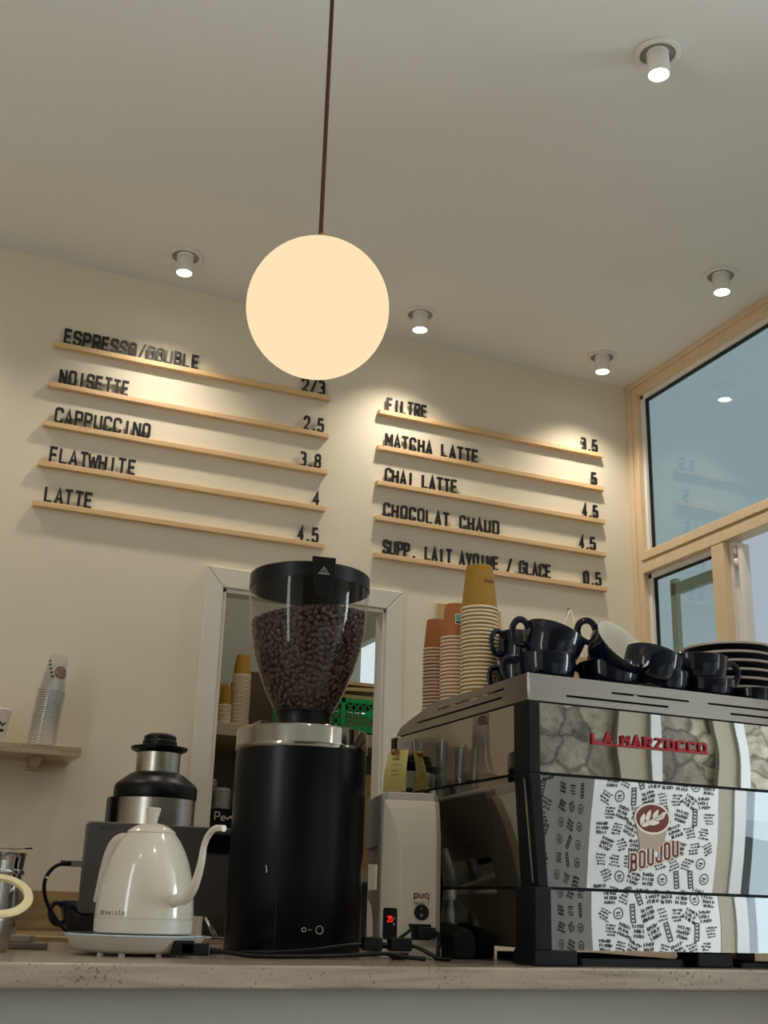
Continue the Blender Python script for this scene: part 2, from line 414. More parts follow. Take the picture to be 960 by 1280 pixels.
# ------------------------------------------------------------------ stroke lettering
def rnd(pts, rads, closed=False, seg=4):
    n = len(pts); out = []
    for i, p in enumerate(pts):
        r = rads[i] if isinstance(rads, (list, tuple)) else rads
        if r <= 0 or (not closed and i in (0, n - 1)):
            out.append(p); continue
        a = Vector(pts[i - 1]) - Vector(p); b = Vector(pts[(i + 1) % n]) - Vector(p)
        ra = min(r, a.length * .5); rb = min(r, b.length * .5)
        q0 = Vector(p) + a.normalized() * ra; q1 = Vector(p) + b.normalized() * rb
        for k in range(seg + 1):
            t = k / seg
            q = q0 * (1 - t) ** 2 + Vector(p) * 2 * t * (1 - t) + q1 * t * t
            out.append((q.x, q.y))
    return out
R_ = .42
GL = {
 'A': [([(0, 0), (.5, 1), (1, 0)], 0, 0), ([(.2, .3), (.8, .3)], 0, 0)],
 'B': [([(0, 0), (0, 1), (.95, 1), (.95, .53), (0, .53)], (0, 0, R_, R_, 0), 0), ([(0, .53), (1, .53), (1, 0), (0, 0)], (0, R_, R_, 0), 0)],
 'C': [([(1, .74), (1, 1), (0, 1), (0, 0), (1, 0), (1, .26)], R_, 0)],
 'D': [([(0, 0), (0, 1), (1, 1), (1, 0)], (0, 0, R_, R_), 1)],
 'E': [([(1, 1), (0, 1), (0, 0), (1, 0)], 0, 0), ([(0, .51), (.88, .51)], 0, 0)],
 'F': [([(1, 1), (0, 1), (0, 0)], 0, 0), ([(0, .5), (.88, .5)], 0, 0)],
 'G': [([(1, .74), (1, 1), (0, 1), (0, 0), (1, 0), (1, .46), (.55, .46)], (0, R_, R_, R_, R_, 0, 0), 0)],
 'H': [([(0, 0), (0, 1)], 0, 0), ([(1, 0), (1, 1)], 0, 0), ([(0, .5), (1, .5)], 0, 0)],
 'I': [([(.5, 0), (.5, 1)], 0, 0)],
 'J': [([(1, 1), (1, 0), (0, 0), (0, .28)], R_, 0)],
 'L': [([(0, 1), (0, 0), (1, 0)], 0, 0)],
 'M': [([(0, 0), (0, 1)], 0, 0), ([(1, 0), (1, 1)], 0, 0), ([(0, 1), (.5, .35)], 0, 0), ([(1, 1), (.5, .35)], 0, 0)],
 'N': [([(0, 0), (0, 1)], 0, 0), ([(1, 0), (1, 1)], 0, 0), ([(0, 1), (1, 0)], 0, 0)],
 'O': [([(0, 0), (0, 1), (1, 1), (1, 0)], R_, 1)],
 'P': [([(0, 0), (0, 1), (1, 1), (1, .45), (0, .45)], (0, 0, R_, R_, 0), 0)],
 'R': [([(0, 0), (0, 1), (1, 1), (1, .47), (0, .47)], (0, 0, R_, R_, 0), 0), ([(.5, .47), (1, 0)], 0, 0)],
 'S': [([(1, .76), (1, 1), (0, 1), (0, .54), (1, .48), (1, 0), (0, 0), (0, .24)], .38, 0)],
 'T': [([(-.1, 1), (1.1, 1)], 0, 0), ([(.5, 0), (.5, 1)], 0, 0)],
 'U': [([(0, 1), (0, 0), (1, 0), (1, 1)], R_, 0)],
 'V': [([(0, 1), (.5, 0), (1, 1)], 0, 0)],
 'W': [([(-.1, 1), (.2, 0)], 0, 0), ([(.2, 0), (.5, .8)], 0, 0), ([(.5, .8), (.8, 0)], 0, 0), ([(.8, 0), (1.1, 1)], 0, 0)],
 'Z': [([(0, 1), (1, 1), (0, 0), (1, 0)], 0, 0)],
 '/': [([(.05, -.08), (.95, 1.08)], 0, 0)],
 '.': [([(.5, -.06), (.5, .1)], 0, 0)],
 '0': [([(0, 0), (0, 1), (1, 1), (1, 0)], R_, 1)],
 '2': [([(0, .74), (0, 1), (1, 1), (1, .56), (0, 0), (1, 0)], (0, R_, R_, .3, 0, 0), 0)],
 '3': [([(-.05, 1), (.95, 1), (.95, .53), (.4, .53)], (0, R_, R_, 0), 0), ([(.4, .53), (1, .53), (1, 0), (-.05, 0)], (0, R_, R_, 0), 0)],
 '4': [([(.75, 0), (.75, 1), (0, .28), (1.1, .28)], 0, 0)],
 '5': [([(1, 1), (.06, 1), (0, .55), (1, .6), (1, 0), (0, 0), (0, .2)], (0, 0, 0, R_, R_, R_, 0), 0)],
 '8': [([(.05, .53), (.05, 1), (.95, 1), (.95, .53)], R_, 1), ([(0, 0), (0, .53), (1, .53), (1, 0)], R_, 1)],
 'a': [([(0, 0), (0, .62), (1, .62), (1, 0)], R_, 1), ([(1, 0), (1, .66)], 0, 0)],
 'b': [([(0, 0), (0, .62), (1, .62), (1, 0)], R_, 1), ([(0, 0), (0, 1)], 0, 0)],
 'c': [([(1, .5), (1, .62), (0, .62), (0, 0), (1, 0), (1, .12)], R_, 0)],
 'd': [([(0, 0), (0, .62), (1, .62), (1, 0)], R_, 1), ([(1, 0), (1, 1)], 0, 0)],
 'e': [([(0, .32), (1, .32), (1, .62), (0, .62), (0, 0), (.9, 0)], (0, 0, R_, R_, R_, 0), 0)],
 'i': [([(.5, 0), (.5, .62)], 0, 0), ([(.5, .84), (.5, .95)], 0, 0)],
 'n': [([(0, 0), (0, .62), (1, .62), (1, 0)], (0, 0, R_, 0), 0)],
 'o': [([(0, 0), (0, .62), (1, .62), (1, 0)], R_, 1)],
 'p': [([(0, 0), (0, .62), (1, .62), (1, 0)], R_, 1), ([(0, .62), (0, -.35)], 0, 0)],
 'q': [([(0, 0), (0, .62), (1, .62), (1, 0)], R_, 1), ([(1, .62), (1, -.35)], 0, 0)],
 'r': [([(0, 0), (0, .62), (.8, .62)], (0, .3, 0), 0)],
 's': [([(1, .62), (0, .62), (0, .34), (1, .3), (1, 0), (0, 0)], (0, .25, .25, .25, .25, 0), 0)],
 't': [([(.4, 1), (.4, 0), (1, 0)], (0, .3, 0), 0), ([(0, .62), (.9, .62)], 0, 0)],
 'u': [([(0, .62), (0, 0), (1, 0), (1, .62)], R_, 0)],
 'w': [([(0, .62), (.25, 0)], 0, 0), ([(.25, 0), (.5, .5)], 0, 0), ([(.5, .5), (.75, 0)], 0, 0), ([(.75, 0), (1, .62)], 0, 0)],
}
def ribbon(mb, pts, t, closed, f, y0, y1, mi=0):
    """thick poly-line in the plane, extruded between depth y0 and y1; f maps (x, z, depth) to 3D"""
    P = [Vector(p) for p in pts]; n = len(P); L = []; Rr = []
    for i in range(n):
        if closed:
            a, b, c = P[i - 1], P[i], P[(i + 1) % n]
        else:
            a, b, c = P[max(i - 1, 0)], P[i], P[min(i + 1, n - 1)]
        d1 = (b - a).normalized() if (b - a).length > 1e-9 else (c - b).normalized()
        d2 = (c - b).normalized() if (c - b).length > 1e-9 else d1
        n1 = Vector((-d1.y, d1.x)); n2 = Vector((-d2.y, d2.x))
        m = n1 + n2
        if m.length < 1e-6: m = n1
        m.normalize()
        k = min(1 / max(.3, m.dot(n1)), 2.2)
        L.append(b + m * (t / 2 * k)); Rr.append(b - m * (t / 2 * k))
    vs = []
    for p in L: vs += [f(p.x, p.y, y0), f(p.x, p.y, y1)]
    for p in Rr: vs += [f(p.x, p.y, y0), f(p.x, p.y, y1)]
    fs = []; q = 2 * n
    for i in range(n if closed else n - 1):
        j = (i + 1) % n
        fs += [(2 * i, 2 * j, q + 2 * j, q + 2 * i), (2 * i + 1, q + 2 * i + 1, q + 2 * j + 1, 2 * j + 1),
               (2 * i, 2 * i + 1, 2 * j + 1, 2 * j), (q + 2 * i, q + 2 * j, q + 2 * j + 1, q + 2 * i + 1)]
    if not closed:
        e = n - 1
        fs += [(0, q, q + 1, 1), (2 * e, 2 * e + 1, q + 2 * e + 1, q + 2 * e)]
    mb.add(vs, fs, mi)
def glyph(mb, ch, x, z, w, h, t, f, y0, y1, mi=0):
    W_ = w - t; H_ = h - t
    for pts, rad, closed in GL[ch]:
        q = [(x + t / 2 + p[0] * W_, z + t / 2 + p[1] * H_) for p in pts]
        sc = min(W_, H_)
        rr = [r * W_ for r in rad] if isinstance(rad, (list, tuple)) else rad * W_
        q = rnd(q, rr, bool(closed))
        ribbon(mb, q, t, bool(closed), f, y0, y1, mi)
def word(mb, text, x, z, w, h, t, pitch, f, y0, y1, mi=0):
    for i, ch in enumerate(text):
        if ch != ' ': glyph(mb, ch, x + i * pitch, z, w, h, t, f, y0, y1, mi)

# ================================================================== SETTING
CT = 0.93          # counter top height
H = 3.145          # ceiling height
YW = 3.8           # back wall
XR = 2.694         # window wall
struct(MB().box((-1.6, -1.3, -.1), (XR + .12, 5.2, 0)).box((XR + .12, -1.3, -.1), (6.1, 1.5, 0)).build('floor', 'floor'))
# ceiling with round recess holes for the lamps is a plain slab; the lamps bring their own recess ring
mb = MB(); mb.box((-1.6, -1.3, H), (XR + .12, YW + .12, H + .12)); mb.box((XR + .12, -1.3, H), (6.1, 1.5, H + .12))
struct(mb.build('ceiling', 'ceil'))
# back wall with the doorway to the storeroom
DX0, DX1, DZ = 1.0, 1.605, 2.045
mb = MB()
mb.box((-1.6, YW, 0), (DX0, YW + .05, H)); mb.box((DX1, YW, 0), (XR + .1, YW + .05, H)); mb.box((DX0, YW, DZ), (DX1, YW + .05, H))
struct(mb.build('wall_back', 'wall'))
mb = MB(); mb.box((-1.6, -1.3, 0), (-1.5, .82, H)); mb.box((-1.6, 1.16, 0), (-1.5, YW + .12, H)); mb.box((-1.6, .82, 0), (-1.5, 1.16, .8)); mb.box((-1.6, .82, 2.85), (-1.5, 1.16, H))
struct(mb.build('wall_left', 'wall'))
mb = MB()
mb.box((XR, 1.4, 0), (XR + .12, YW, 1.0)); mb.box((XR, 1.4, 1.0), (XR + .12, 1.9, H))
struct(mb.build('wall_right', 'wall'))
struct(MB().box((XR, 1.4, 0), (6.0, 1.5, H)).build('wall_corner', 'wall'))
mb = MB()   # street side wall at the far right with a big opening
mb.box((6.0, -1.3, 0), (6.1, 1.5, .55)); mb.box((6.0, -1.3, 2.95), (6.1, 1.5, H))
mb.box((6.0, -1.3, .55), (6.1, -1.1, 2.95)); mb.box((6.0, 1.3, .55), (6.1, 1.5, 2.95))
struct(mb.build('wall_street', 'wall'))
# rubble stone wall behind the camera, with plain piers and a low glazed door
mb = MB()
mb.box((-1.6, -1.3, 0), (4.32, -1.2, H)); mb.box((5.75, -1.3, 0), (6.1, -1.2, H)); mb.box((4.32, -1.3, 1.5), (5.75, -1.2, H)); mb.box((4.32, -1.3, 0), (5.75, -1.2, .3))
struct(mb.build('wall_front', 'stone'))
mb = MB()
for x0, x1 in ((3.62, 3.80), (4.22, 4.36)): mb.box((x0, -1.2, 0), (x1, -1.16, H))
mb.box((4.22, -1.2, 1.40), (5.8, -1.16, 1.58))
struct(mb.build('trim_1', 'pier'))
mb = MB()
for x0, x1 in ((3.80, 3.86), (4.36, 4.43)): mb.box((x0, -1.2, 1.58), (x1, -1.14, H))
mb.box((4.32, -1.24, .3), (4.40, -1.15, 1.42)); mb.box((5.68, -1.24, .3), (5.75, -1.15, 1.42)); mb.box((4.40, -1.24, .3), (5.68, -1.15, .36)); mb.box((4.40, -1.24, 1.36), (5.68, -1.15, 1.42))
struct(mb.build('trim_2', 'pier2'))
w3 = struct(MB().box((4.40, -1.232, .36), (5.68, -1.226, 1.36)).build('window_3', 'pane2'))
struct(MB().box((-8, -12, -.12), (16, -1.3, -.02)).build('street_pavement', 'pave'))

# door casing to the storeroom
fr = bpy.data.objects.new('door_1', None); COL.objects.link(fr); struct(fr)
OX0, OX1, OZ = .937, 1.671, 2.116
mb = MB()
def casing(poly):  # mitred boards
    mb.prism(poly, lambda p: (p[0], YW - .022, p[1]), lambda p: (p[0], YW, p[1]))
casing([(OX0, 0), (DX0, 0), (DX0, DZ), (OX0, OZ)]); casing([(DX1, 0), (OX1, 0), (OX1, OZ), (DX1, DZ)]); casing([(OX0, OZ), (DX0, DZ), (DX1, DZ), (OX1, OZ)])
o = struct(mb.build('door_casing', 'trim', fr, bevel=.004))
mb = MB()
mb.box((DX0, YW - .012, 0), (DX0 + .014, YW + .055, DZ)); mb.box((DX1 - .010, YW - .012, 0), (DX1, YW + .055, DZ)); mb.box((DX0, YW - .012, DZ - .014), (DX1, YW + .055, DZ))
struct(mb.build('door_jamb', 'trim', fr, bevel=.002))

# storeroom shell
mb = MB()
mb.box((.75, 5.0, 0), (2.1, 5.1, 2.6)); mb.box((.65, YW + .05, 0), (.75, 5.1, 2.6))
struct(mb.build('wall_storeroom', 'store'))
mb = MB()   # right-hand storeroom wall round its window
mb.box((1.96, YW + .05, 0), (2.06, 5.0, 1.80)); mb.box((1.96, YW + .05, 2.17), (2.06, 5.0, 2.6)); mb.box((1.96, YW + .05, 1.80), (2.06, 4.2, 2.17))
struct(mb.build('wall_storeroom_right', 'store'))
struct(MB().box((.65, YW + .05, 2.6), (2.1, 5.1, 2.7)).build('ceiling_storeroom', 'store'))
w2 = struct(MB().box((2.0, 4.2, 1.80), (2.02, 5.0, 2.17)).build('window_2', 'lit'))

# the timber window on the right
wn1 = bpy.data.objects.new('window_1', None); COL.objects.link(wn1); struct(wn1)
xi, xo = XR - .012, XR + .052
mb = MB()
mb.box((xi, YW - .030, .95), (xo, YW, H)); mb.box((xi + .008, YW - .066, .95), (xo, YW - .030, H))      # jamb in two steps
mb.box((xi, 1.9, H - .022), (xo, YW - .03, H)); mb.box((xi + .008, 1.9, H - .060), (xo, YW - .066, H - .022))  # head
mb.box((xi - .004, 1.9, 2.363), (xo, YW - .066, 2.398)); mb.box((xi + .006, 1.9, 2.352), (xo, YW - .066, 2.363)); mb.box((xi, 1.9, 2.312), (xo, YW - .066, 2.352))  # transom
mb.box((xi + .002, 3.245, .95), (xo, 3.312, 2.312))   # mullion
mb.box((xi, 1.9, .95), (xo, YW - .066, 1.0)); mb.box((xi, 1.9, 1.0), (xo, 1.97, H - .06))
struct(mb.build('window_frame', 'beech', wn1, bevel=.002))
mb = MB()   # fixed sash beads (painted pale) round the lower-left pane and upper pane
xg = XR + .034
for (y0, y1, z0, z1) in ((3.312, YW - .066, 1.0, 2.312),):
    b = .018
    mb.box((xi + .03, y0, z0), (xg + .012, y0 + b, z1)); mb.box((xi + .03, y1 - b, z0), (xg + .012, y1, z1)); mb.box((xi + .03, y0, z1 - b), (xg + .012, y1, z1))
b = .016
mb.box((xi + .03, YW - .066 - b, 2.398), (xg + .012, YW - .066, H - .06)); mb.box((xi + .03, 1.97, H - .06 - b), (xg + .012, YW - .066, H - .06))
struct(mb.build('glazing_bead', 'white', wn1))
mb = MB()   # dark seal
mb.box((xg - .004, YW - .088, 2.398), (xg + .01, YW - .080, H - .074)); mb.box((xg - .004, 1.97, H - .084), (xg + .01, YW - .080, H - .074))
mb.box((xg - .004, YW - .090, 1.0), (xg + .01, YW - .083, 2.296)); mb.box((xg - .004, 3.33, 2.288), (xg + .01, YW - .083, 2.296))
struct(mb.build('glazing_seal', 'rubber', wn1))
struct(MB().box((xg, 1.97, 2.398), (xg + .005, YW - .07, H - .06)).build('upper_pane', 'pane', wn1))
struct(MB().box((xg, 3.325, 1.0), (xg + .005, YW - .07, 2.30)).build('lower_pane', 'pane', wn1))
mb = MB()   # outer shutter frame seen through the lower pane
mb.box((XR + .09, YW - .14, 1.0), (XR + .11, YW - .105, 2.29)); mb.box((XR + .09, 3.30, 2.225), (XR + .11, YW - .105, 2.27))
struct(mb.build('outer_frame', mat('outer_frame_paint', 'c4c4b4', .5), wn1))
mb = MB()   # opened casement: white stile edge and hinge
mb.box((xi + .03, 3.215, 1.0), (xi + .07, 3.245, 2.312))
struct(mb.build('casement_rebate', 'white', wn1, bevel=.002))
mb = MB()
mb.box((XR + .004, 3.160, 1.0), (XR + .036, 3.186, 2.285))
o = struct(mb.build('casement_stile', 'white', wn1, bevel=.003))
mb = MB()
for z0, z1 in ((2.245, 2.285), (2.198, 2.240), (1.20, 1.24), (1.15, 1.195)): mb.tube([(XR + .012, 3.200, z0), (XR + .012, 3.200, z1)], .011, 12)
struct(mb.build('hinge', 'creamp', wn1))

# ================================================================== LAMPS
sl_ = thing('storeroom_fill_lamp', 'small round lamp added on the ceiling to brighten the storeroom', 'ceiling lamp', (1.35, 4.25, 2.6))  # unseen lamp, added to brighten the storeroom and its cups
mb = MB(); mb.lathe([(.06, 0), (.06, -.03), (.05, -.04), (.0005, -.042)], 32); mb.build('fill_lamp_shade', 'lit', sl_)
sd_ = bpy.data.lights.new('storeroom_fill', 'POINT'); sd_.energy = 5; sd_.color = (1, .95, .85); sd_.shadow_soft_size = .06  # added fill light of that lamp
so_ = bpy.data.objects.new('storeroom_fill', sd_); COL.objects.link(so_); so_.location = (1.35, 4.25, 2.5)
def downlight(x, y, label, energy=22, first=[None]):
    if first[0] is None:
        root = thing('ceiling_spotlight', label, 'spotlight', (x, y, H), 0, 'recessed ceiling spotlights')
        mb = MB(); mb.lathe([(.046, -.001), (.060, -.001), (.060, -.005), (.055, -.007), (.046, -.006), (.046, -.001)], 48)
        mb.build('trim_ring', 'spot', root)
        mb = MB(); mb.lathe([(.047, -.002), (.0475, -.0015), (.002, -.0012)], 40); mb.build('recess', 'recess', root)
        mb = MB(); mb.lathe([(.028, -.002), (.029, -.06), (.029, -.066), (.0265, -.068), (.0255, -.064)], 40)
        mb.build('lamp_barrel', 'spot', root)
        mb = MB(); mb.lathe([(.0258, -.0655), (.015, -.067), (.0005, -.0672)], 32); mb.build('lens', 'lens', root)
        first[0] = root
    else:
        root = copy_tree(first[0]); root.location = (x, y, H); root['label'] = label
    d = bpy.data.lights.new('spot_beam', 'SPOT'); d.energy = energy; d.color = (1.0, .90, .77); d.spot_size = radians(118); d.spot_blend = .9; d.shadow_soft_size = .028
    l = bpy.data.objects.new('spot_beam', d); COL.objects.link(l); l.location = (x, y, H - .075); l.parent = None
    return root
downlight(.723, 3.57, 'white recessed spotlight above the left menu ledges, left of the glowing globe')
downlight(1.627, 3.59, 'white recessed spotlight just right of the glowing globe lamp')
downlight(2.43, 3.59, 'white recessed spotlight in the corner beside the timber window, nearest the back wall')
downlight(2.445, 2.872, 'white recessed spotlight close to the sloping top of the timber window frame')
downlight(1.585, 2.042, 'white recessed spotlight hanging nearest, high at the top right of the ceiling')
downlight(-.18, 3.57, 'white recessed spotlight at the far left of the back wall')
downlight(.7, .9, 'white recessed spotlight over the customer side of the bar', 26)
downlight(2.3, .6, 'white recessed spotlight over the right of the customer side', 26)
downlight(-.9, .9, 'white recessed spotlight over the left of the customer side', 26)

# globe pendant over the bar's front edge
gx, gy, gz, gr = .680, 2.0, 2.166, .1435
pend = thing('pendant_lamp', 'glowing round opal glass pendant lamp on a brown cord', 'pendant lamp', (gx, gy, gz))
mb = MB(); mb.lathe([(.0005, -gr)] + [(gr * sin(pi * k / 40), -gr * cos(pi * k / 40)) for k in range(1, 40)] + [(.0005, gr)], 64)
mb.build('globe', 'globe', pend)
mb = MB(); mb.lathe([(.0005, gr + .026), (.006, gr + .026), (.007, gr + .012), (.016, gr + .009), (.017, gr - .004), (.0005, gr - .004)], 32)
mb.build('brass_cap', 'brass', pend)
mb = MB(); mb.tube([(-.002, 0, gr + .02), (-.003, 0, .5), (-.004, 0, H - gz - .02)], .0045, 10); mb.build('cord', 'cord', pend)
mb = MB(); mb.lathe([(.0005, H - gz - .03), (.04, H - gz - .028), (.05, H - gz - .02), (.05, H - gz)], 32); mb.build('ceiling_rose', 'brass', pend)
pl = bpy.data.lights.new('globe_glow', 'POINT'); pl.energy = 7; pl.color = (1, .78, .5); pl.shadow_soft_size = gr + .003
plo = bpy.data.objects.new('globe_glow', pl); COL.objects.link(plo); plo.location = (gx, gy, gz)
plo.parent = None

# ================================================================== MENU LEDGES AND LETTERS
LX = (.345, 1.355); RX = (1.552, 2.546)
rows = [
 ('ESPRESSO/DOUBLE', 0, 2.8285, 0.3757, 0.8506, '2/3', 1.2393, 1.3335),
 ('NOISETTE', 0, 2.6776, 0.3767, 0.6151, '2.5', 1.2563, 1.3345),
 ('CAPPUCCINO', 0, 2.5348, 0.3767, 0.7013, '3.8', 1.2483, 1.3285),
 ('FLATWHITE', 0, 2.3930, 0.3777, 0.6652, '4', 1.3044, 1.3325),
 ('LATTE', 0, 2.2532, 0.3767, 0.5350, '4.5', 1.2543, 1.3335),
 ('FILTRE', 1, 2.8154, 1.5839, 1.7522, '3.5', 2.4465, 2.5237),
 ('MATCHA LATTE', 1, 2.6706, 1.5819, 1.9777, '5', 2.4916, 2.5217),
 ('CHAI LATTE', 1, 2.5298, 1.5829, 1.8855, '4.5', 2.4425, 2.5167),
 ('CHOCOLAT CHAUD', 1, 2.3930, 1.5809, 2.0688, '4.5', 2.4235, 2.5006),
 ('SUPP. LAIT AVOINE / GLACE', 1, 2.2501, 1.5829, 2.2932, '0.5', 2.4415, 2.5217),
]
ORD = ['first', 'second', 'third', 'fourth', 'fifth', 'sixth', 'seventh', 'eighth', 'ninth', 'tenth', 'eleventh', 'twelfth',
       'thirteenth', 'fourteenth', 'fifteenth', 'sixteenth', 'seventeenth', 'eighteenth', 'nineteenth', 'twentieth', 'twenty-first', 'twenty-second']
glyph_mesh = {}
def letter_mesh(ch, w):
    key = (ch, round(w, 4))
    if key not in glyph_mesh:
        mb = MB(); glyph(mb, ch, -w / 2, 0, w, .0565, .0070 if ch in 'MW' else .0080, lambda x, z, d: (x, d, z), -.004, .004)
        glyph_mesh[key] = mb.mesh('letter', 'black')
    return glyph_mesh[key]
def nice(ch): return {'/': 'slash', '.': 'full stop'}.get(ch, ('digit ' if ch.isdigit() else 'letter ') + ch)
for text, side, zt, xa, xb, price, pa, pb in rows:
    x0, x1 = (LX, RX)[side]
    led = MB().box((x0, YW - .024, zt - .0185), (x1, YW, zt)).build('menu_ledge', 'pine', bevel=.0015)
    tag(led, 'long pine menu ledge on the wall carrying the row %s' % text, 'shelf', 'pine menu ledges')
    for txt, a, b, what in ((text, xa, xb, 'row'), (price, pa, pb, 'price')):
        n = len(txt); pitch = (b - a) / (n - .12)
        w = min(pitch * .90, .0285)
        if n == 1: w, pitch = .0255, .028
        cnt = 0
        for i, ch in enumerate(txt):
            if ch == ' ': continue
            o = bpy.data.objects.new('menu_letter', letter_mesh(ch, w * (1.12 if ch in 'MW' else 1))); COL.objects.link(o)
            o.location = (a + i * pitch + w / 2 + random.uniform(-.0012, .0012), YW - .0145 + random.uniform(-.0015, .0015), zt)
            o.rotation_euler = (0, 0, random.uniform(-.1, .1))
            lab = 'black standing %s, %s character of the %s %s' % (nice(ch), ORD[cnt], what, txt)
            if what == 'price': lab += ' beside ' + text.split(' ')[0] if not text.startswith(('CHAI', 'CHOC', 'MAT')) else ' beside ' + text
            tag(o, lab, 'letter', 'letters of the menu row ' + text)
            cnt += 1

# ================================================================== COUNTERS
bar = thing('service_bar', 'long service bar with a pitted travertine top and grey plaster front', 'counter', (.5, 2.03, 0))
def L(o, p): return (p[0] - o.location.x, p[1] - o.location.y, p[2] - o.location.z)
mb = MB().box(L(bar, (-1.498, 2.03, CT - .038)), L(bar, (XR - .002, 2.98, CT))); mb.build('worktop', 'trav', bar, bevel=.004)
mb = MB().box(L(bar, (-1.498, 2.06, 0)), L(bar, (XR - .002, 2.14, CT - .038))); mb.build('front_panel', 'bar', bar)
mb = MB().box(L(bar, (-1.498, 2.86, 0)), L(bar, (XR - .002, 2.9, CT - .038))); mb.build('rear_panel', 'bar', bar)
bk = thing('back_counter', 'travertine back counter with backsplash along the rear wall', 'counter', (0, 3.2, 0))
BT = .937
MB().box(L(bk, (-1.498, 3.2, BT - .016)), L(bk, (.93, YW - .002, BT))).build('worktop', 'travbs', bk, bevel=.003)
MB().box(L(bk, (-1.498, YW - .02, BT)), L(bk, (.93, YW - .002, 1.048))).build('backsplash', 'travbs', bk, bevel=.003)
MB().box(L(bk, (-1.498, 3.24, 0)), L(bk, (.93, YW - .002, BT - .016))).build('cabinet_front', 'bar', bk)

# ================================================================== STOREROOM CONTENTS
ss = MB().box((.76, 4.4, 1.635), (1.95, 4.99, 1.685)).build('storeroom_shelf', 'storeshelf', bevel=.003)
tag(ss, 'wooden storeroom shelf seen through the doorway, holding cups and the green crate', 'shelf')
ss = MB().box((.76, 4.38, 1.12), (1.95, 4.99, 1.16)).build('storeroom_shelf', 'storeshelf', bevel=.003)
tag(ss, 'lower storeroom shelf behind the doorway under the white lid stack', 'shelf')

def paper_cup_mesh(rt_, rb_, h, mats):
    """take-away cup upside down: rolled rim at z=0, base at z=h"""
    mb = MB()
    mb.lathe([(rt_ - .0035, .0005), (rt_ + .0005, 0), (rt_ + .0018, .0022), (rt_ + .0005, .0045), (rt_ - .0006, .0048)], 40, 1)
    mb.lathe([(rt_ - .0006, .0048), (rb_, h - .001), (rb_ - .001, h), (rb_ - .0025, h), (rb_ - .003, h - .006), (.0005, h - .006)], 40, 0)
    return mb.mesh('paper_cup', mats)
def cup_stack(x, y, z, rt_, rb_, h, n, pitch, mats, lab_in, lab_top, group, rimz=0, extra=None):
    me = paper_cup_mesh(rt_, rb_, h, mats)
    for k in range(n):
        o = bpy.data.objects.new('paper_cup', me); COL.objects.link(o)
        o.location = (x + random.uniform(-.0006, .0006) * 1, y + random.uniform(-.0006, .0006), z + k * pitch)
        o.rotation_euler = (0, 0, random.uniform(0, 6))
        top = k == n - 1
        tag(o, lab_top if top else lab_in, 'paper cup', group)
    return z + (n - 1) * pitch
cup_stack(1.298, 4.52, 1.685, .0365, .027, .085, 27, .00785, ['mustard', 'paper'], 'cup nested in the tall mustard cup stack on the storeroom shelf', 'topmost upside-down mustard cup of the tall storeroom stack', 'tall storeroom cup stack')
cup_stack(1.232, 4.50, 1.685, .0245, .020, .075, 11, .0077, ['mustard', 'paper'], 'cup nested in the short mustard cup stack on the storeroom shelf', 'topmost upside-down mustard cup of the short storeroom stack', 'short storeroom cup stack')
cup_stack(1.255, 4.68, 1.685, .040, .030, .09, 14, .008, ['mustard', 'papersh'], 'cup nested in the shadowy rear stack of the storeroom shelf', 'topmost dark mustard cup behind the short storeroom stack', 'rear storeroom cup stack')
# cardboard box behind the cups
b = MB().box((1.36, 4.6, 1.685), (1.60, 4.9, 1.93)).build('cardboard_box', mat('dark_cardboard', '4a3a28', .8, noise=.1), bevel=.003); tag(b, 'brown cardboard box on the storeroom shelf beside the tall cup stack', 'box')

# black box with white scrawl, lids on top, kraft bag
bb = thing('black_box', 'black box with a white handwritten scrawl on the lower storeroom shelf', 'box', (1.29, 4.5, 1.16))
MB().box((-.10, 0, 0), (.12, .25, .212)).build('box_body', 'blackm', bb, bevel=.003)
mb = MB(); f = lambda x, z, d: (x, d, z)
glyph(mb, 'P', -.07, .165, .022, .034, .004, f, -.003, -.0005); glyph(mb, 'e', -.045, .165, .02, .03, .004, f, -.003, -.0005)
ribbon(mb, [(-.022, .172), (-.005, .182), (.01, .172), (.03, .18), (.06, .176)], .006, False, f, -.003, -.0005)
mb.build('scrawl', 'stw', bb)
lid_me = None
for k in range(8):
    if lid_me is None:
        mb = MB(); mb.lathe([(.030, 0), (.033, .001), (.033, .006), (.028, .008), (.027, .014), (.024, .0145), (.023, .011), (.0005, .011)], 36); lid_me = mb.mesh('cup_lid', 'lid')
    o = bpy.data.objects.new('cup_lid', lid_me); COL.objects.link(o); o.location = (1.262, 4.56, 1.372 + k * .0095)
    tag(o, 'topmost white plastic cup lid of the front stack on the black box' if k == 7 else 'white cup lid within the front stack on the black box', 'cup lid', 'front stack of white lids')
for k in range(12):
    o = bpy.data.objects.new('cup_lid', lid_me); COL.objects.link(o); o.location = (1.225, 4.63, 1.372 + k * .0095)
    tag(o, 'topmost white cup lid of the rear, taller stack on the black box' if k == 11 else 'white cup lid within the rear, taller stack on the black box', 'cup lid', 'rear stack of white lids')
mb = MB()
mb.add([(1.78, 4.5, 1.16), (1.94, 4.5, 1.16), (1.94, 4.62, 1.16), (1.78, 4.62, 1.16), (1.79, 4.53, 1.54), (1.93, 4.53, 1.545), (1.935, 4.59, 1.55), (1.785, 4.59, 1.535)],
       [(0, 3, 2, 1), (4, 5, 6, 7), (0, 1, 5, 4), (1, 2, 6, 5), (2, 3, 7, 6), (3, 0, 4, 7)])
o = mb.build('paper_bag', 'kraftp', bevel=.004); tag(o, 'crumpled kraft paper bag low in the storeroom beside the door jamb', 'paper bag')

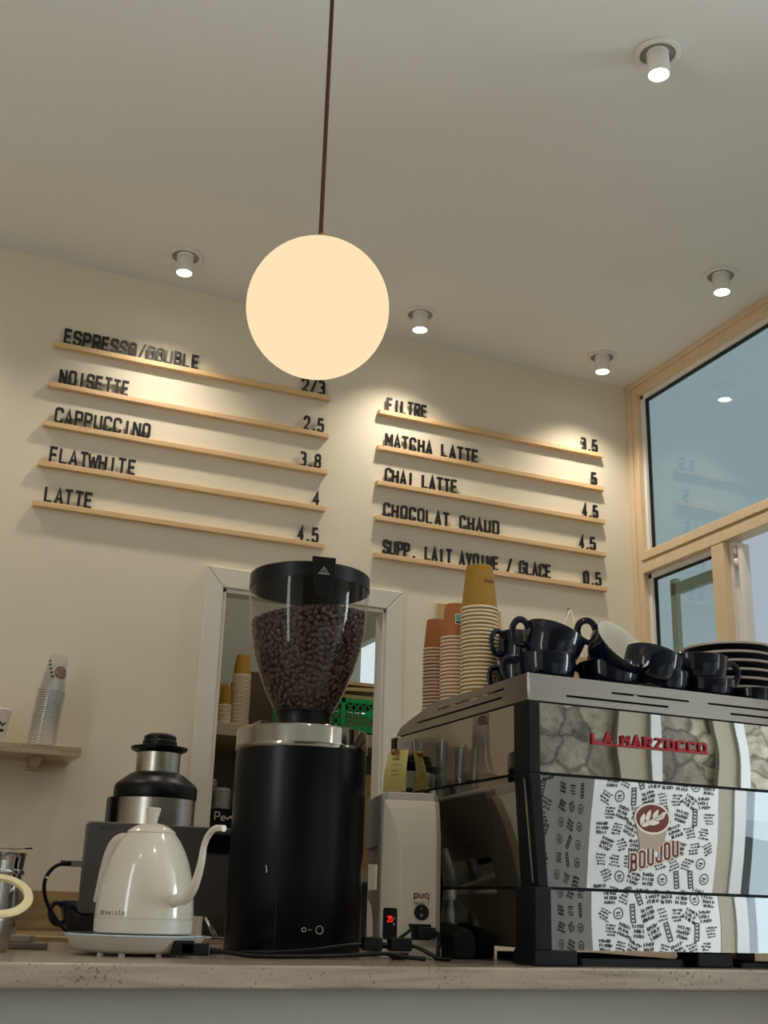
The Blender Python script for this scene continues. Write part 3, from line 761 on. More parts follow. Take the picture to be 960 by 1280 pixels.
# green crate
cr = thing('bread_crate', 'green plastic lattice crate on the storeroom shelf', 'crate', (1.70, 4.42, 1.686))
mb = MB(); hw, hd, hh = .24, .36, .142
def crate_wall(F, w):
    # F maps (u, v, depth)
    def bx(u0, u1, v0, v1):
        mb.prism([(u0, v0), (u1, v0), (u1, v1), (u0, v1)], lambda p: F(p[0], p[1], 0), lambda p: F(p[0], p[1], .006))
    bx(-w, w, 0, .028); bx(-w, w, hh - .018, hh); bx(-w, -w + .02, 0, hh); bx(w - .02, w, 0, hh)
    for c in ((-.008, .008) if w > .2 else (-.006, .006),): bx(c[0], c[1], 0, hh)
    n = int(w * 2 / .030)
    for s_ in (1, -1):
        for k in range(-4, n + 5):
            u = -w + k * .030
            a, b2 = (u, .028), (u + s_ * .075, hh - .018)
            # clip to the wall width
            pts = []
            for (p, q) in ((a, b2),):
                t0, t1 = 0.0, 1.0
                du = q[0] - p[0]
                for lim, sg in ((-w + .01, 1), (w - .01, -1)):
                    fp = sg * (p[0] - lim); fq = sg * (q[0] - lim)
                    if fp < 0 and fq < 0: t0, t1 = 1, 0
                    elif fp < 0: t0 = max(t0, fp / (fp - fq))
                    elif fq < 0: t1 = min(t1, fp / (fp - fq))
                if t1 - t0 > .02:
                    pts = [(p[0] + du * t, p[1] + (q[1] - p[1]) * t) for t in (t0, t1)]
            if pts: ribbon(mb, pts, .005, False, F, .001, .005)
crate_wall(lambda u, v, d: (u, d, v), hw)
crate_wall(lambda u, v, d: (u, hd - d, v), hw)
crate_wall(lambda u, v, d: (-hw + d, hd / 2 + u, v), hd / 2)
crate_wall(lambda u, v, d: (hw - d, hd / 2 + u, v), hd / 2)
mb.box((-hw, 0, 0), (hw, hd, .008))
for cu in (-.115, .125):
    mb.prism([(cu + .03 * cos(2 * pi * k / 20), .082 + .017 * sin(2 * pi * k / 20)) for k in range(20)], lambda p: (p[0], -.001, p[1]), lambda p: (p[0], .007, p[1]))
mb.build('crate_basket', 'crate', cr)
for i, (x, y, w_, z0, z1, lab) in enumerate(((1.60, 4.47, .16, 1.696, 1.772, 'beige egg carton inside the green crate, left of its middle bar'), (1.80, 4.47, .17, 1.696, 1.775, 'beige egg carton inside the green crate, right of its middle bar'))):
    o = MB().rbox((x - w_ / 2, y, z0), (x + w_ / 2, y + .25, z1), .02).build('egg_carton', 'carton'); tag(o, lab, 'carton')
o = MB().rbox((1.70, 4.44, 1.828), (1.93, 4.74, 1.846), .012).build('carton_tray', 'carton'); tag(o, 'beige card tray lying directly on the green crate', 'tray')
mb = MB()
mb.prism([(1.52, 1.852), (1.93, 1.868), (1.93, 1.884), (1.52, 1.864)], lambda p: (p[0], 4.43, p[1]), lambda p: (p[0], 4.75, p[1] + .004))
o = mb.build('carton_tray', 'carton'); tag(o, 'thick beige card tray in the middle of the tray stack over the crate', 'tray')
o = MB().box((1.50, 4.45, 1.889), (1.935, 4.78, 1.902)).build('carton_tray', 'carton'); tag(o, 'topmost flat card tray on the stack over the green crate', 'tray')

# ================================================================== LEFT WALL SHELF
sh = thing('stone_shelf', 'travertine wall shelf with clear cups at its right end', 'shelf', (.2, YW, 1.424))
MB().box((-1.2, -.22, 0), (.355, 0, .028)).build('shelf_board', 'travsh', sh, bevel=.002)
for bx_ in (.24, -.75):
    mb = MB(); mb.prism([(0, 0), (-.17, 0), (-.17, -.008), (-.03, -.03), (0, -.03)], lambda p: (bx_ - .014, p[0], p[1]), lambda p: (bx_ + .014, p[0], p[1]))
    mb.build('bracket', 'travsh', sh)
SZ = 1.452
def pet_cup_mesh(rt_, rb_, h):
    mb = MB()
    mb.lathe([(rt_ - .002, .0), (rt_ + .0028, .0006), (rt_ + .0028, .0034), (rt_ - .0005, .0042), (rt_ - .002, .012), (rb_ + .001, h - .006), (rb_ - .001, h), (rb_ - .004, h), (rb_ - .007, h - .004), (.0005, h - .004)], 28)
    for i, f_ in enumerate(mb.f):
        if max(mb.v[q_][2] for q_ in f_) < .0052: mb.m[i] = 1
    return mb.mesh('clear_cup', ['pet', 'petrim'])
pm = pet_cup_mesh(.040, .026, .115)
def pet_stack(x, y, n, pitch, lean, lab_in, lab_top, group, emblem=False):
    for k in range(n):
        o = bpy.data.objects.new('clear_cup', pm); COL.objects.link(o)
        t = k * pitch
        o.location = (x + lean * (t + 2.2 * t * t) , y, SZ + t)
        o.rotation_euler = (0, lean * (1 + 4.4 * t) if k else 0, 0)
        tag(o, lab_top if k == n - 1 else lab_in, 'plastic cup', group)
        if k == n - 1 and emblem:
            mb = MB()
            # printed mark wrapped round the cup
            def wrap(u, v, d):
                zz = .058 + v; r = .040 - (zz / .115) * .014 + .0012 + d
                a = -pi / 2 + .35 + u / .033
                return (r * cos(a), r * sin(a), zz)
            for rr_ in (.017,):
                ribbon(mb, [(rr_ * cos(2 * pi * q / 24), rr_ * sin(2 * pi * q / 24)) for q in range(24)], .004, True, wrap, 0, .0004)
            for q in range(-2, 3): ribbon(mb, [(-.012, q * .005), (.012, q * .005)], .0035, False, wrap, 0, .0004)
            for q in range(5): ribbon(mb, [(-.05 + q * .006, .03 - q * .012), (-.042 + q * .006, .034 - q * .012)], .006, False, wrap, 0, .0004, 1)
            mb.build('printed_mark', ['brown', 'ink'], o)
pet_stack(.447, 3.66, 24, .0072, .055, 'clear plastic cup nested in the leaning stack on the stone shelf', 'topmost clear plastic cup of the leaning stack, with a round brown mark', 'leaning stack of clear cups', True)
# white takeaway cup at the left edge
wc = thing('white_cup', 'white paper cup with a dark mark at the left end of the shelf', 'paper cup', (.297, 3.64, SZ))
mb = MB(); mb.lathe([(.0005, 0), (.040, 0), (.041, .003), (.052, .092), (.0535, .094), (.052, .097), (.050, .094), (.040, .01), (.0005, .006)], 40); mb.build('cup_body', 'stw', wc)
mb = MB()
def wrapc(u, v, d):
    zz = .045 + v; r = .0413 + zz / .09 * .0105 + .0006 + d; a = -pi / 2 + .62 + u / .046
    return (r * cos(a), r * sin(a), zz)
ribbon(mb, [(-.01, .012), (0, .002), (.01, .012)], .005, False, wrapc, 0, .0004); ribbon(mb, [(-.01, -.012), (.008, -.012)], .008, False, wrapc, 0, .0004)
mb.build('printed_mark', 'ink', wc)
# stacked tumblers behind the grinder (they show in the machine's polished side)
gm = MB(); gm.lathe([(.033, 0), (.042, .122), (.0395, .122), (.031, .006), (.0005, .006)], 32); gm = gm.mesh('glass_tumbler', 'glassjar')
for i, (x, y) in enumerate(((.905, 2.90), (.985, 2.84), (1.065, 2.79))):
    for k in range(5):
        o = bpy.data.objects.new('glass_tumbler', gm); COL.objects.link(o); o.location = (x, y, CT + k * .098 + .0005)
        w_ = ['nearest the kettle', 'in the middle', 'nearest the machine'][i]
        tag(o, 'glass tumbler in the stack behind the grinder ' + w_ + (', topmost' if k == 4 else ''), 'glass', 'glass stack behind the grinder ' + w_)

# ================================================================== BACK COUNTER OBJECTS
# juicer
jx, jy = .772, 3.52
ju = thing('juicer', 'stainless steel and black juicer on the back counter behind the kettle', 'juicer', (jx, jy, BT))
q = lambda z: z - BT
mb = MB(); mb.lathe([(.0005, 0), (.115, 0), (.118, .02), (.118, q(1.312))], 56); mb.build('steel_body', 'steel', ju)
mb = MB(); mb.lathe([(.119, q(1.308)), (.121, q(1.316)), (.121, q(1.342)), (.116, q(1.352)), (.080, q(1.380)), (.067, q(1.386))], 56); mb.build('black_collar', 'blackp', ju)
mb = MB(); mb.lathe([(.0645, q(1.382)), (.0645, q(1.445))], 48); mb.build('feed_tube', 'steel', ju)
mb = MB(); mb.lathe([(.062, q(1.440)), (.066, q(1.444)), (.082, q(1.452)), (.084, q(1.460)), (.070, q(1.463)), (.052, q(1.462))], 48); mb.build('feed_tray', 'blackp', ju)
mb = MB(); mb.lathe([(.051, q(1.46)), (.051, q(1.478)), (.0475, q(1.481)), (.048, q(1.486)), (.047, q(1.493)), (.035, q(1.500)), (.0005, q(1.501))], 48); mb.build('pusher', 'blackp', ju)
mb = MB(); mb.box((-.135, -.03, 0), (-.112, .03, q(1.31))); mb.build('side_post', 'blackp', ju, bevel=.004)

# ------------------------------------------------------------------ cups
def cup_parts(root, r, h, mouth='navy', handle_a=pi):
    """cappuccino cup, base at z=0, handle in direction handle_a"""
    prof_o = [(.0005, .003), (.55 * r, .003), (.56 * r, 0), (.60 * r, 0), (.60 * r, .005), (.72 * r, .16 * h), (.86 * r, .38 * h), (.955 * r, .66 * h), (r, .97 * h), (r - .0005, h), (r - .0015, h + .0006)]
    prof_i = [(r - .0015, h + .0006), (r - .003, h - .001), (.92 * r, .66 * h), (.82 * r, .38 * h), (.66 * r, .17 * h), (.4 * r, .09 * h), (.0005, .08 * h)]
    mb = MB(); mb.lathe(prof_o, 48); mb.build('cup_body', 'navy', root)
    mb = MB(); mb.lathe(prof_i, 48); mb.build('inner_glaze', 'whiteg', root)
    ca, sa = cos(handle_a), sin(handle_a)
    P = [(.93 * r, .82 * h), (1.12 * r, .92 * h), (1.33 * r, .88 * h), (1.43 * r, .68 * h), (1.34 * r, .44 * h), (1.12 * r, .30 * h), (.83 * r, .36 * h)]
    pts = smooth_path([(p[0] * ca, p[0] * sa, p[1]) for p in P], 6)
    mb = MB(); mb.tube(pts, .085 * r, 10, flat=1.25); mb.build('handle', 'navy', root)
def cup(label, rim_c, n, r, h, ha, group='navy cups on the machine'):
    """rim_c: centre of rim; n: axis direction (towards the mouth)"""
    n = Vector(n).normalized()
    root = thing('coffee_cup', label, 'cup', (0, 0, 0), 0, group)
    z = Vector((0, 0, 1)); qx = z.rotation_difference(n)
    root.rotation_mode = 'QUATERNION'; root.rotation_quaternion = qx
    root.location = Vector(rim_c) - n * h
    cup_parts(root, r, h, handle_a=ha)
    return root
cup('navy cup standing on the back counter left of the white kettle', (.573, 3.36, BT + .085), (0, 0, 1), .062, .085, pi * 1.0, 'navy cup on the back counter')

# ================================================================== OBJECTS ON THE BAR, LEFT
# steel canister
ca_ = thing('steel_canister', 'plain stainless steel canister at the left end of the bar, under the jar lid', 'canister', (.225, 2.42, CT))
mb = MB(); mb.lathe([(.0005, 0), (.052, 0), (.054, .004), (.0605, .066), (.0595, .066), (.053, .006), (.0005, .004)], 48); mb.build('canister_body', 'steel', ca_)
# glass jar lid with gasket leaning on it
jl = thing('jar_lid', 'round glass clip-jar lid with a cream rubber gasket on the steel canister', 'jar lid', (.245, 2.37, 1.0285))
jl.rotation_euler = (radians(36), 0, 0)
mb = MB(); mb.lathe([(.047, -.003), (.047, .004), (.0605, .004), (.0635, .0005), (.0605, -.004), (.047, -.003)], 56); mb.build('gasket', 'gasket', jl)
mb = MB(); mb.lathe([(.066, -.004), (.067, -.010), (.060, -.012), (.050, -.008), (.044, -.016), (.0005, -.017)], 56); mb.lathe([(.051, -.003), (.043, -.010), (.0005, -.012)], 56); mb.build('glass_disc', 'glassjar', jl)
mb = MB(); mb.tube(smooth_path([(.0, -.064, -.012), (.006, -.070, -.022), (-.004, -.069, -.034), (-.016, -.066, -.032)], 6), .0013, 8); mb.build('wire_clip', 'chrome', jl)
# milk pitcher behind
mp_ = thing('steel_pitcher', 'tall stainless steel pitcher behind the jar lid, at the left edge', 'pitcher', (.262, 2.62, CT))
mb = MB(); mb.lathe([(.0005, 0), (.052, 0), (.054, .004), (.050, .12), (.053, .165), (.0555, .182), (.0565, .183), (.054, .180), (.049, .12), (.052, .006), (.0005, .005)], 48); mb.build('pitcher_body', 'chrome', mp_)
mb = MB(); mb.lathe([(.0535, .140), (.0555, .143), (.0555, .147), (.0535, .150)], 48); mb.build('rolled_band', 'chrome', mp_)
mb = MB(); mb.tube(smooth_path([(-.05, 0, .16), (-.09, 0, .165), (-.1, 0, .1), (-.055, 0, .04)], 6), .005, 8, flat=1.8); mb.build('handle', 'chrome', mp_)
o = MB().prism([(-.05, -.006), (.045, -.010), (.062, .004), (.03, .012), (-.05, .008)], lambda p: (.265 + p[0], 2.61 + p[1], 1.116 + max(0, p[0]) * .10), lambda p: (.265 + p[0], 2.61 + p[1], 1.119 + max(0, p[0]) * .10)).build('steel_spatula', 'chrome')
tag(o, 'flat steel spatula lying across the rim of the tall pitcher', 'spatula')
# small grey tool
tl = thing('scraper', 'small grey scraper lying on the bar beside the steel canister', 'tool', (.335, 2.56, CT))
MB().rbox((-.04, -.02, 0), (.035, .02, .013), .006).build('handle', 'tool', tl, bevel=.003)
MB().prism([(-.045, -.016), (.0, -.02), (.012, .012), (-.04, .016)], lambda p: (p[0], p[1], .013), lambda p: (p[0] * .95, p[1] * .95, .026)).build('blade_head', mat('tool_head', '8a8478', .5, noise=.1, nscale=60), tl, bevel=.002)

# monitor / tablet seen from behind
mo = thing('monitor', 'dark grey back of a flat screen standing behind the white kettle', 'screen', (.62, 2.73, CT))
MB().rbox((-.168, 0, .068), (.20, .014, .262), .012, ax=1).build('screen_back', 'grey', mo, bevel=.003)
MB().rbox((-.162, .0142, .074), (.194, .016, .256), .008, ax=1).build('display_glass', 'greyd', mo)
MB().box((.10, -.004, .205), (.20, .001, .248)).build('black_strip', 'blackp', mo, bevel=.001)  # plain black strip across the upper right of the screen back
mb = MB(); word(mb, 'Modern' if all(c in GL for c in 'Modern') else 'M', -.139, .245, .0042, .0075, .0011, .0055, lambda x, z, d: (x, d, z), -.0006, 0); mb.build('maker_mark', 'ink', mo)
mb = MB(); mb.box((-.05, .014, 0), (.05, .03, .12)); mb.box((-.08, -.05, 0), (.08, .08, .008)); mb.build('stand', 'blackp', mo, bevel=.002)
mb = MB(); mb.tube([(.105, -.04, .066), (.13, -.05, .026)], .0045, 8); mb.tube([(.09, -.05, .024), (.155, -.055, .022)], .004, 8); mb.build('chrome_strut', 'chrome', mo)
# usb cable
cb = thing('charging_cable', 'black charging cable plugged into the left side of the grey screen', 'cable', (.452, 2.737, 1.10))
mb = MB(); mb.box((-.026, -.0045, -.0065), (0, .0045, .0065)); mb.build('metal_plug', 'tool', cb, bevel=.001)
mb = MB(); mb.tube([(-.046, 0, 0), (-.024, 0, 0)], .0062, 10)
mb.tube(smooth_path([(-.040, 0, 0), (-.058, 0, -.008), (-.072, 0, -.026), (-.076, -.002, -.050), (-.068, -.006, -.080), (-.046, -.01, -.113), (-.016, -.015, -.142), (.03, -.02, -.162)], 7), .0042, 10); mb.build('cable_cord', 'blackp', cb)
mb = MB(); mb.tube([(-.0718, -.0005, -.029), (-.0732, -.0005, -.033)], .0047, 10); mb.build('white_band', 'white', cb)

# ------------------------------------------------------------------ kettle
kx, ky = .519, 2.37
kb = thing('kettle_stand', 'round white heating base under the gooseneck kettle', 'kettle base', (kx - .013, ky, CT))
mb = MB(); mb.lathe([(.0005, .006), (.108, .006), (.116, .012), (.129, .030), (.1325, .0335)], 72); mb.build('base_body', 'creamp', kb)
mb = MB(); mb.lathe([(.1325, .0335), (.1335, .0355), (.1325, .0375), (.0005, .0375)], 72); mb.build('glass_top', mat('base_glass_top', 'a9b4ba', .08, coat=.5), kb)
for a in (-140, -115, -75, -50, 90): MB().lathe([(.006, 0), (.006, .009)], 16, c=(.098 * cos(radians(a)), .098 * sin(radians(a)), 0)).disc(.006, 0, (.098 * cos(radians(a)), .098 * sin(radians(a)), 0), 16).build('foot', 'creamp', kb)
mb = MB(); mb.box((.045, -.122, .006), (.085, -.07, .030)); mb.build('power_socket', 'blackp', kb, bevel=.002)
ke = thing('gooseneck_kettle', 'glossy cream gooseneck kettle standing on its white base', 'kettle', (kx, ky, CT + .0375))
KZ = CT + .0375
pr = [(.0005, .001), (.090, .001), (.0925, .003), (.0935, .027)]
mb = MB(); mb.lathe(pr, 72); mb.build('lower_band', 'creamp', ke)
pk = [(.0935, .0275), (.0938, .030), (.0932, .045), (.0905, .075), (.0855, .104), (.078, .131), (.069, .152), (.058, .171), (.0475, .1845)]
mb = MB(); mb.lathe([(.0930, .0268)] + pk, 72); mb.build('kettle_body', 'cream', ke)
mb = MB(); mb.lathe([(.0470, .1840), (.0482, .1862), (.0435, .191), (.034, .1975), (.022, .2025), (.012, .2042), (.0005, .2045)], 64); mb.build('lid', 'cream', ke)
mb = MB(); mb.lathe([(.0095, .2035), (.0095, .208), (.0145, .230), (.0152, .2325), (.013, .234), (.0005, .2342)], 40); mb.build('lid_knob', 'creamp', ke)
sd = Vector((.385, -.923, 0))
mb = MB(); sp = [(.086, 1.027), (.105, 1.031), (.128, 1.034), (.150, 1.055), (.165, 1.094), (.170, 1.125), (.180, 1.144), (.196, 1.156), (.212, 1.158), (.226, 1.157)]
mb.tube(smooth_path([tuple(sd * a) [:2] + (z - KZ,) for a, z in sp], 6), [.0125 - .0065 * min(1, i / 30) for i in range(55)], 14)
mb.build('spout', 'cream', ke)
mb = MB(); hp = [(.062, 1.135), (.09, 1.140), (.118, 1.136), (.138, 1.115), (.150, 1.080), (.158, 1.04), (.163, 1.022)]
mb.tube(smooth_path([tuple(-sd * a)[:2] + (z - KZ,) for a, z in hp], 6), .009, 12, flat=1.7); mb.build('handle', 'creamp', ke)
va = atan2(-ky, -kx)
mb = MB()
def wrapk(u, v, d):
    a = va - radians(58) + u / .094; r = .0939 + d
    return (r * cos(a), r * sin(a), .033 + v)
word(mb, 'brewista', 0, 0, .0052, .0105, .0011, .0075, wrapk, 0, .0005)
mb.build('maker_mark', 'tool', ke)
# kettle cord
kc = thing('power_cable', 'black power cord running along the bar from the kettle base past the grinder', 'power cord', (.62, 2.26, CT))
mb = MB(); mb.box((-.055, -.012, .004), (.0, .012, .026))
for k in range(5): mb.tube([(.004 + k * .008, 0, .012), (.008 + k * .008, 0, .012)], .0075 - k * .0006, 10)
mb.build('plug', 'blackp', kc, bevel=.002)
mb = MB(); mb.tube(smooth_path([(0, 0, .012), (.04, .0, .010), (.08, -.005, .005), (.16, -.008, .005), (.25, -.005, .007), (.31, .0, .010), (.36, .005, .012), (.395, -.005, .007), (.43, -.03, .0045)], 7), .0042, 10); mb.build('cord', 'blackp', kc)

# ------------------------------------------------------------------ grinder
gX, gY = .854, 2.465
gd = thing('coffee_grinder', 'tall black cylindrical coffee grinder with a clear hopper', 'coffee grinder', (gX, gY, CT))
g_ = lambda z: z - CT
mb = MB(); mb.lathe([(.0005, .006), (.136, .006), (.1365, 0), (.139, 0), (.1415, .004), (.1420, g_(1.342)), (.139, g_(1.343))], 96); mb.build('body', 'blackg', gd)
mb = MB(); mb.lathe([(.1415, g_(1.341)), (.1440, g_(1.345)), (.1440, g_(1.352)), (.1433, g_(1.353)), (.1433, g_(1.384)), (.1405, g_(1.388)), (.1, g_(1.390)), (.06, g_(1.391))], 96); mb.build('steel_ring', 'ring', gd)
mb = MB(); mb.lathe([(.064, g_(1.389)), (.0605, g_(1.396)), (.0605, g_(1.424)), (.064, g_(1.430)), (.063, g_(1.434)), (.058, g_(1.434))], 64); mb.build('hopper_neck', 'blackp', gd)
hop = [(.060, 1.428), (.066, 1.434), (.0785, 1.459), (.0915, 1.485), (.1075, 1.525), (.1205, 1.568), (.1290, 1.612), (.1337, 1.655), (.1352, 1.690), (.1355, 1.712)]
mb = MB(); mb.lathe([(r, g_(z)) for r, z in hop], 96); mb.build('hopper', 'hopper', gd)
mb = MB(); mb.lathe([(.1335, g_(1.708)), (.1372, g_(1.708)), (.1372, g_(1.738)), (.134, g_(1.742)), (.0005, g_(1.743))], 96); mb.lathe([(.1335, g_(1.7085)), (.0005, g_(1.7085))], 64); mb.build('hopper_lid', 'blackp', gd)
# lid tab facing the bar with a triangle emblem
ta = atan2(-gY, -gX) + radians(12)
lt = MB()
lt.prism([(-.026, g_(1.752)), (.026, g_(1.752)), (.025, g_(1.712)), (.015, g_(1.662)), (-.012, g_(1.662)), (-.023, g_(1.712))], lambda p: (p[0], -.1395, p[1]), lambda p: (p[0], -.128 if p[1] > g_(1.70) else -.1375, p[1]))
rz = ta + pi / 2
Rz = Matrix.Rotation(rz, 3, 'Z')
lt.xf(lambda v: Rz @ v); lt.build('lid_tab', 'blackp', gd, bevel=.001)
mb = MB(); mb.prism([(-.014, g_(1.712)), (.014, g_(1.712)), (0, g_(1.731))], lambda p: (p[0], -.1402, p[1]), lambda p: (p[0], -.1394, p[1])); mb.box((-.008, -.1406, g_(1.717)), (.008, -.1401, g_(1.719)), 1)
mb.box((-.005, -.1406, g_(1.7215)), (.005, -.1401, g_(1.723)), 1)
mb.xf(lambda v: Rz @ v); mb.build('emblem', ['tool', 'blackp'], gd)
# gate plate at the neck
mb = MB(); mb.box((-.115, -.06, g_(1.392)), (-.055, .0, g_(1.398))); mb.build('hopper_gate', 'glassjar', gd)
# switch and mark on the front foot
def onbody(u, z, d, a0=atan2(-gY, -gX)):
    a = a0 + u / .142; r = .1422 + d
    return (r * cos(a), r * sin(a), z)
mb = MB()
for uc, rr_ in ((.054, .0075), (.022, .004)):
    ribbon(mb, [(uc + rr_ * cos(2 * pi * k / 24), g_(.982) + rr_ * sin(2 * pi * k / 24)) for k in range(24)], .0013, True, onbody, 0, .001)
ribbon(mb, [(.031, g_(.982)), (.037, g_(.982))], .0012, False, onbody, 0, .001)
mb.build('switch_ring', 'stg', gd)
mb = MB(); ribbon(mb, [(-.062, g_(1.102)), (-.060, g_(1.094)), (-.060, g_(1.088))], .0014, False, onbody, 0, .0004); mb.build('scratch', 'stw', gd)
mb = MB(); ribbon(mb, [(-.035, g_(.94)), (-.035, g_(1.34))], .0012, False, onbody, -.0002, .0003); mb.build('body_seam', 'blackp', gd)

# beans in the hopper (nobody could count them)
import numpy as np
rng = np.random.default_rng(3)
hz = np.array([z for r, z in hop]); hr = np.array([r for r, z in hop])
def rad_at(z): return float(np.interp(z, hz, hr))
def ztop(x, y):
    rr_ = sqrt(x * x + y * y)
    return 1.668 - .28 * max(0, rr_ - .02) + .10 * x - .05 * y
# one bean template
bt_v = []; bt_f = []; bt_m = []
NS, NR = 9, 6
for i in range(NR + 1):
    t = pi * i / NR
    for k in range(NS):
        ph = 2 * pi * k / NS
        x = cos(t); y = sin(t) * cos(ph); z = sin(t) * sin(ph)
        if z < 0: z *= .55
        bt_v.append((x * .0080, y * .0060, z * .0048))
for i in range(NR):
    for k in range(NS):
        bt_f.append((i * NS + k, i * NS + (k + 1) % NS, (i + 1) * NS + (k + 1) % NS, (i + 1) * NS + k)); bt_m.append(0)
b0 = len(bt_v)
for s_ in range(4):   # crease strip on the flat face
    xa = -.0062 + s_ * .0031
    zz = -.00285
    bt_v += [(xa, -.0009 + .0006 * (s_ % 2), zz * (1 - (xa / .0085) ** 2) ** .5 - .0001), (xa + .0031, -.0009 + .0006 * ((s_ + 1) % 2), zz * max(.2, 1 - ((xa + .0031) / .0085) ** 2) ** .5 - .0001),
             (xa + .0031, .0003 + .0006 * ((s_ + 1) % 2), zz * max(.2, 1 - ((xa + .0031) / .0085) ** 2) ** .5 - .0001), (xa, .0003 + .0006 * (s_ % 2), zz * (1 - (xa / .0085) ** 2) ** .5 - .0001)]
    bt_f.append((b0 + 4 * s_, b0 + 4 * s_ + 1, b0 + 4 * s_ + 2, b0 + 4 * s_ + 3)); bt_m.append(1)
bt = np.array(bt_v)
bv = []; bf = []; bmi = []
def put_bean(p, nrm, jit=.16):
    nrm = np.array(nrm) / np.linalg.norm(nrm)
    nrm = nrm + rng.normal(0, jit, 3); nrm /= np.linalg.norm(nrm)
    a = rng.normal(size=3); a -= nrm * a.dot(nrm); a /= np.linalg.norm(a)
    b = np.cross(nrm, a)
    sg = 1 if rng.random() < .45 else -1
    sc = rng.uniform(.95, 1.15)
    base = len(bv) * len(bt_v)
    bv.append((bt[:, :1] * a + bt[:, 1:2] * b * sg + bt[:, 2:3] * nrm * sg) * sc + p)
    bf.extend([tuple(i + base for i in f) for f in bt_f]); bmi.extend(bt_m)
grid = {}
def free(p, d):
    k = tuple(int(math.floor(c / .012)) for c in p)
    for i in (-1, 0, 1):
        for j in (-1, 0, 1):
            for l_ in (-1, 0, 1):
                for q_ in grid.get((k[0] + i, k[1] + j, k[2] + l_), ()):
                    if (q_[0] - p[0]) ** 2 + (q_[1] - p[1]) ** 2 + (q_[2] - p[2]) ** 2 < d * d: return False
    grid.setdefault(k, []).append(p)
    return True
for layer, dep, dmin, tries in ((0, .0062, .0112, 30000), (1, .0115, .0105, 14000)):
    grid.clear()
    for i in range(tries):
        z = 1.436 + (1.665 - 1.436) * rng.random() ** .72
        a = rng.uniform(0, 2 * pi)
        r = rad_at(z) - dep
        x, y = r * cos(a), r * sin(a)
        if z > ztop(x, y) or not free((x, y, z), dmin): continue
        put_bean((x, y, z), (cos(a), sin(a), -.35))
grid.clear()
for i in range(7000):
    r = .128 * sqrt(rng.random()); a = rng.uniform(0, 2 * pi); x, y = r * cos(a), r * sin(a); z = ztop(x, y)
    if r > rad_at(z) - .008 or not free((x, y, z), .0112): continue
    put_bean((x, y, z + rng.uniform(-.002, .002)), (.2 * x / .1, .2 * y / .1, 1), .3)
BV = np.concatenate(bv)
me = bpy.data.meshes.new('coffee_beans')
mass = MB(); mass.lathe([(.0005, 1.432), (.055, 1.433)] + [(r - .0105, z) for r, z in hop[1:] if z < 1.60] + [(.108, 1.622), (.06, 1.645), (.0005, 1.655)], 48)
nb = len(BV)
me.from_pydata([tuple(v) for v in BV] + mass.v, [], bf + [tuple(i + nb for i in f) for f in mass.f])
for k in ('bean', 'crease', 'beandark'): me.materials.append(MT[k])
me.polygons.foreach_set('material_index', bmi + [2] * len(mass.f))
me.polygons.foreach_set('use_smooth', [True] * (len(bf) + len(mass.f)))
me.update()
beans = bpy.data.objects.new('coffee_beans', me); COL.objects.link(beans); beans.location = (gX, gY, 0)
tag(beans, 'dark roasted coffee beans filling the clear grinder hopper', 'coffee beans', None, 'stuff')

# grinder cord with adapters
gc = thing('power_cable', 'black lead with two square adapters in front of the grinder foot', 'power cord', (.95, 2.285, CT))
mb = MB(); mb.tube(smooth_path([(-.235, .10, .006), (-.20, .02, .010), (-.12, .0, .016), (-.06, .0, .024), (-.01, .0, .028)], 7), .0038, 10)
mb.tube(smooth_path([(.02, 0, .028), (.045, 0, .026)], 4), .006, 10)
mb.tube(smooth_path([(.085, 0, .028), (.105, -.01, .024), (.125, -.028, .012), (.14, -.04, .0045), (.16, -.045, .0045)], 7), .0042, 10); mb.build('cord', 'blackp', gc)
for x0, x1 in ((-.012, .028), (.045, .092)):
    MB().rbox((x0, -.011, .016), (x1, .011, .042), .005, ax=1).build('adapter', 'blackp', gc, bevel=.002)
mb = MB(); mb.prism([(.048, .014), (.086, .014), (.083, .004), (.074, 0), (.058, 0), (.050, .004)], lambda p: (p[0], -.012, p[1]), lambda p: (p[0], .012, p[1])); mb.build('round_plug', 'blackp', gc, bevel=.002)
mb = MB(); mb.tube(smooth_path([(.072, .005, .042), (.088, .005, .052), (.096, .005, .060), (.092, .005, .068)], 5), .0035, 8); mb.build('cable_tie', 'blackp', gc)

# ------------------------------------------------------------------ automatic tamper (press)
pr_ = thing('tamping_press', 'beige automatic tamping press between the black grinder and the espresso machine', 'tamping press', (1.066, 2.33, CT), radians(-13))
# local: x -.062..+.062, y 0..0.24
hw = .0615
def sect(z, yf, ch, back):   # section outline, chamfered at the front
    return [(-hw, back, z), (-hw, yf + ch * .9, z), (-hw + ch, yf, z), (hw - .012, yf, z), (hw, yf + .012, z), (hw, back, z)]
zs = [(0.022, 0, .037), (.10, 0, .037), (.18, 0, .0365), (.222, .000, .034), (.250, .003, .029), (.275, .008, .021), (.300, .015, .010), (.317, .022, .002)]
mb = MB()
secs = [sect(z, yf, ch, .085) for z, yf, ch in zs]
n = 6
vs = [p for s_ in secs for p in s_]
fs = [(i * n + k, i * n + (k + 1) % n, (i + 1) * n + (k + 1) % n, (i + 1) * n + k) for i in range(len(secs) - 1) for k in range(n)] + [tuple(range(n))[::-1], tuple(range((len(secs) - 1) * n, len(secs) * n))]
mb.add(vs, fs); mb.build('column', 'press', pr_, bevel=.0012)
mb = MB()   # head shell over the column, reaching back over the tamping gap
def hs(z, g): return [(-hw - g, .245, z), (-hw - g, .03, z), (-hw + .01, .012, z), (hw - .012, .012, z), (hw + g, .03, z), (hw + g, .245, z)]
hsec = [hs(.222, .001), hs(.330, .001), hs(.3345, -.004)]
vs = [p for s_ in hsec for p in s_]
